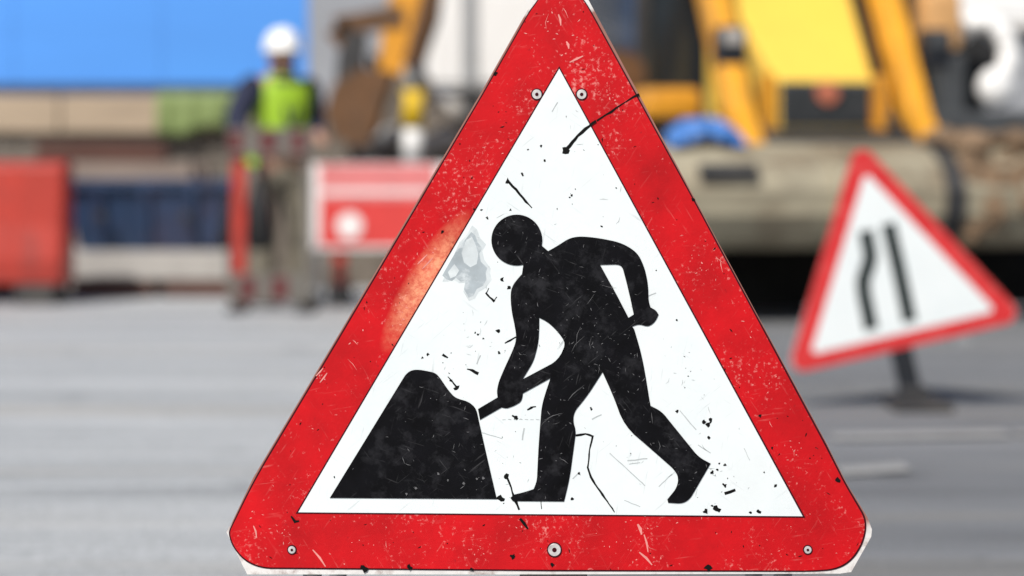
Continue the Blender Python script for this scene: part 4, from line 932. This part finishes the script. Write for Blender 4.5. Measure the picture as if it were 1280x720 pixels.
# ------------------------------------------------------------------ lorry and building behind
Yv = 20.5
lo = empty('box_lorry', (X(672, Yv), Yv, 0), 'white box lorry seen from behind with a grey seam between its rear doors', 'lorry')
def vx(px): return X(px, Yv) - X(672, Yv)
zf = Z(113, Yv); g = MB(); xa, xb = vx(533), vx(811)
g.box(((xa + xb) / 2, 1.6, zf + 1.15), (xb - xa, 3.2, 2.3), bev=.03); bx_ = g.build('box_body', M['van'], lo)
sm = vx(588)
for a, b in ((xa + .05, sm - .07), (sm + .07, vx(690)), (vx(694), xb - .05)):
    g = MB(); g.box(((a + b) / 2, -.012, zf + 1.15), (b - a, .03, 2.16), bev=.01); g.build('rear_door', M['van'], bx_)
g = MB(); g.box((sm, -.02, zf + 1.15), (.11, .05, 2.18), bev=.01); g.build('door_post', M['seam'], bx_)
g = MB(); g.box(((xa + xb) / 2, 1.9, .95), (.9, 4.6, .25)); g.box(((xa + xb) / 2, .05, .62), (xb - xa - .1, .12, .16)); 
for x in (xa + .3, xb - .3): g.box((x, .06, .95), (.1, .1, .6))
g.box(((xa + xb) / 2, 1.6, zf - .14), (xb - xa - .1, 3.1, .27)); g.build('chassis', M['dark_steel'], lo)
for x in (xa + .1, xb - .1):
    g = MB(); g.box((x + (.03 if x < 0 else -.03), -.03, zf - .02 - .1), (.17, .08, .19), bev=.01); g.build('tail_lamp', M['hoard_dark'], lo)
    for y in (1.0, 4.2):
        g = MB(); g.cyl((x + (.02 if x < 0 else -.02) - .14, y, .46), (x + .14, y, .46), .46, n=28); wv = g.build('wheel', M['rubber'], lo)
        g = MB(); g.cyl((x - .16, y, .46), (x + .16, y, .46), .25, n=20); g.build('rim', M['seam'], wv)
g = MB(); g.box(((xa + xb) / 2, 4.25, 1.55), (xb - xa - .15, 1.7, 2.0), bev=.12); g.build('driver_cab', M['van'], lo)

Yd = 29.0
bd = empty('building', (0, Yd, 0), 'long pale grey rendered building closing the view behind the machines', 'building')
g = MB(); g.box((0, 3, 3.2), (34, 6, 6.4)); wb = g.build('wall', M['render'], bd)
g = MB(); g.box((0, 2.95, 6.5), (34.6, 6.5, .22), bev=.02); g.build('roof', M['seam'], bd)
g = MB(); g.box((0, -.04, .35), (34, .10, .7)); g.build('plinth', M['brick'], bd)
for x in (-14, -10.5, -7, -3.6, -.6, 3.0, X(1262, Yd), 9.6, 13):
    g = MB(); g.box((x, -.03, 3.52), (1.5, .12, 1.55), bev=.01); fr = g.build('window', M['white'], bd)
    g = MB(); g.box((x, -.10, 3.52), (1.32, .03, 1.36)); g.build('pane', M['white'] if x > 3.5 else M['glass'], fr)
    g = MB(); g.box((x, -.09, 2.70), (1.64, .24, .08)); g.build('sill', M['concrete'], fr)
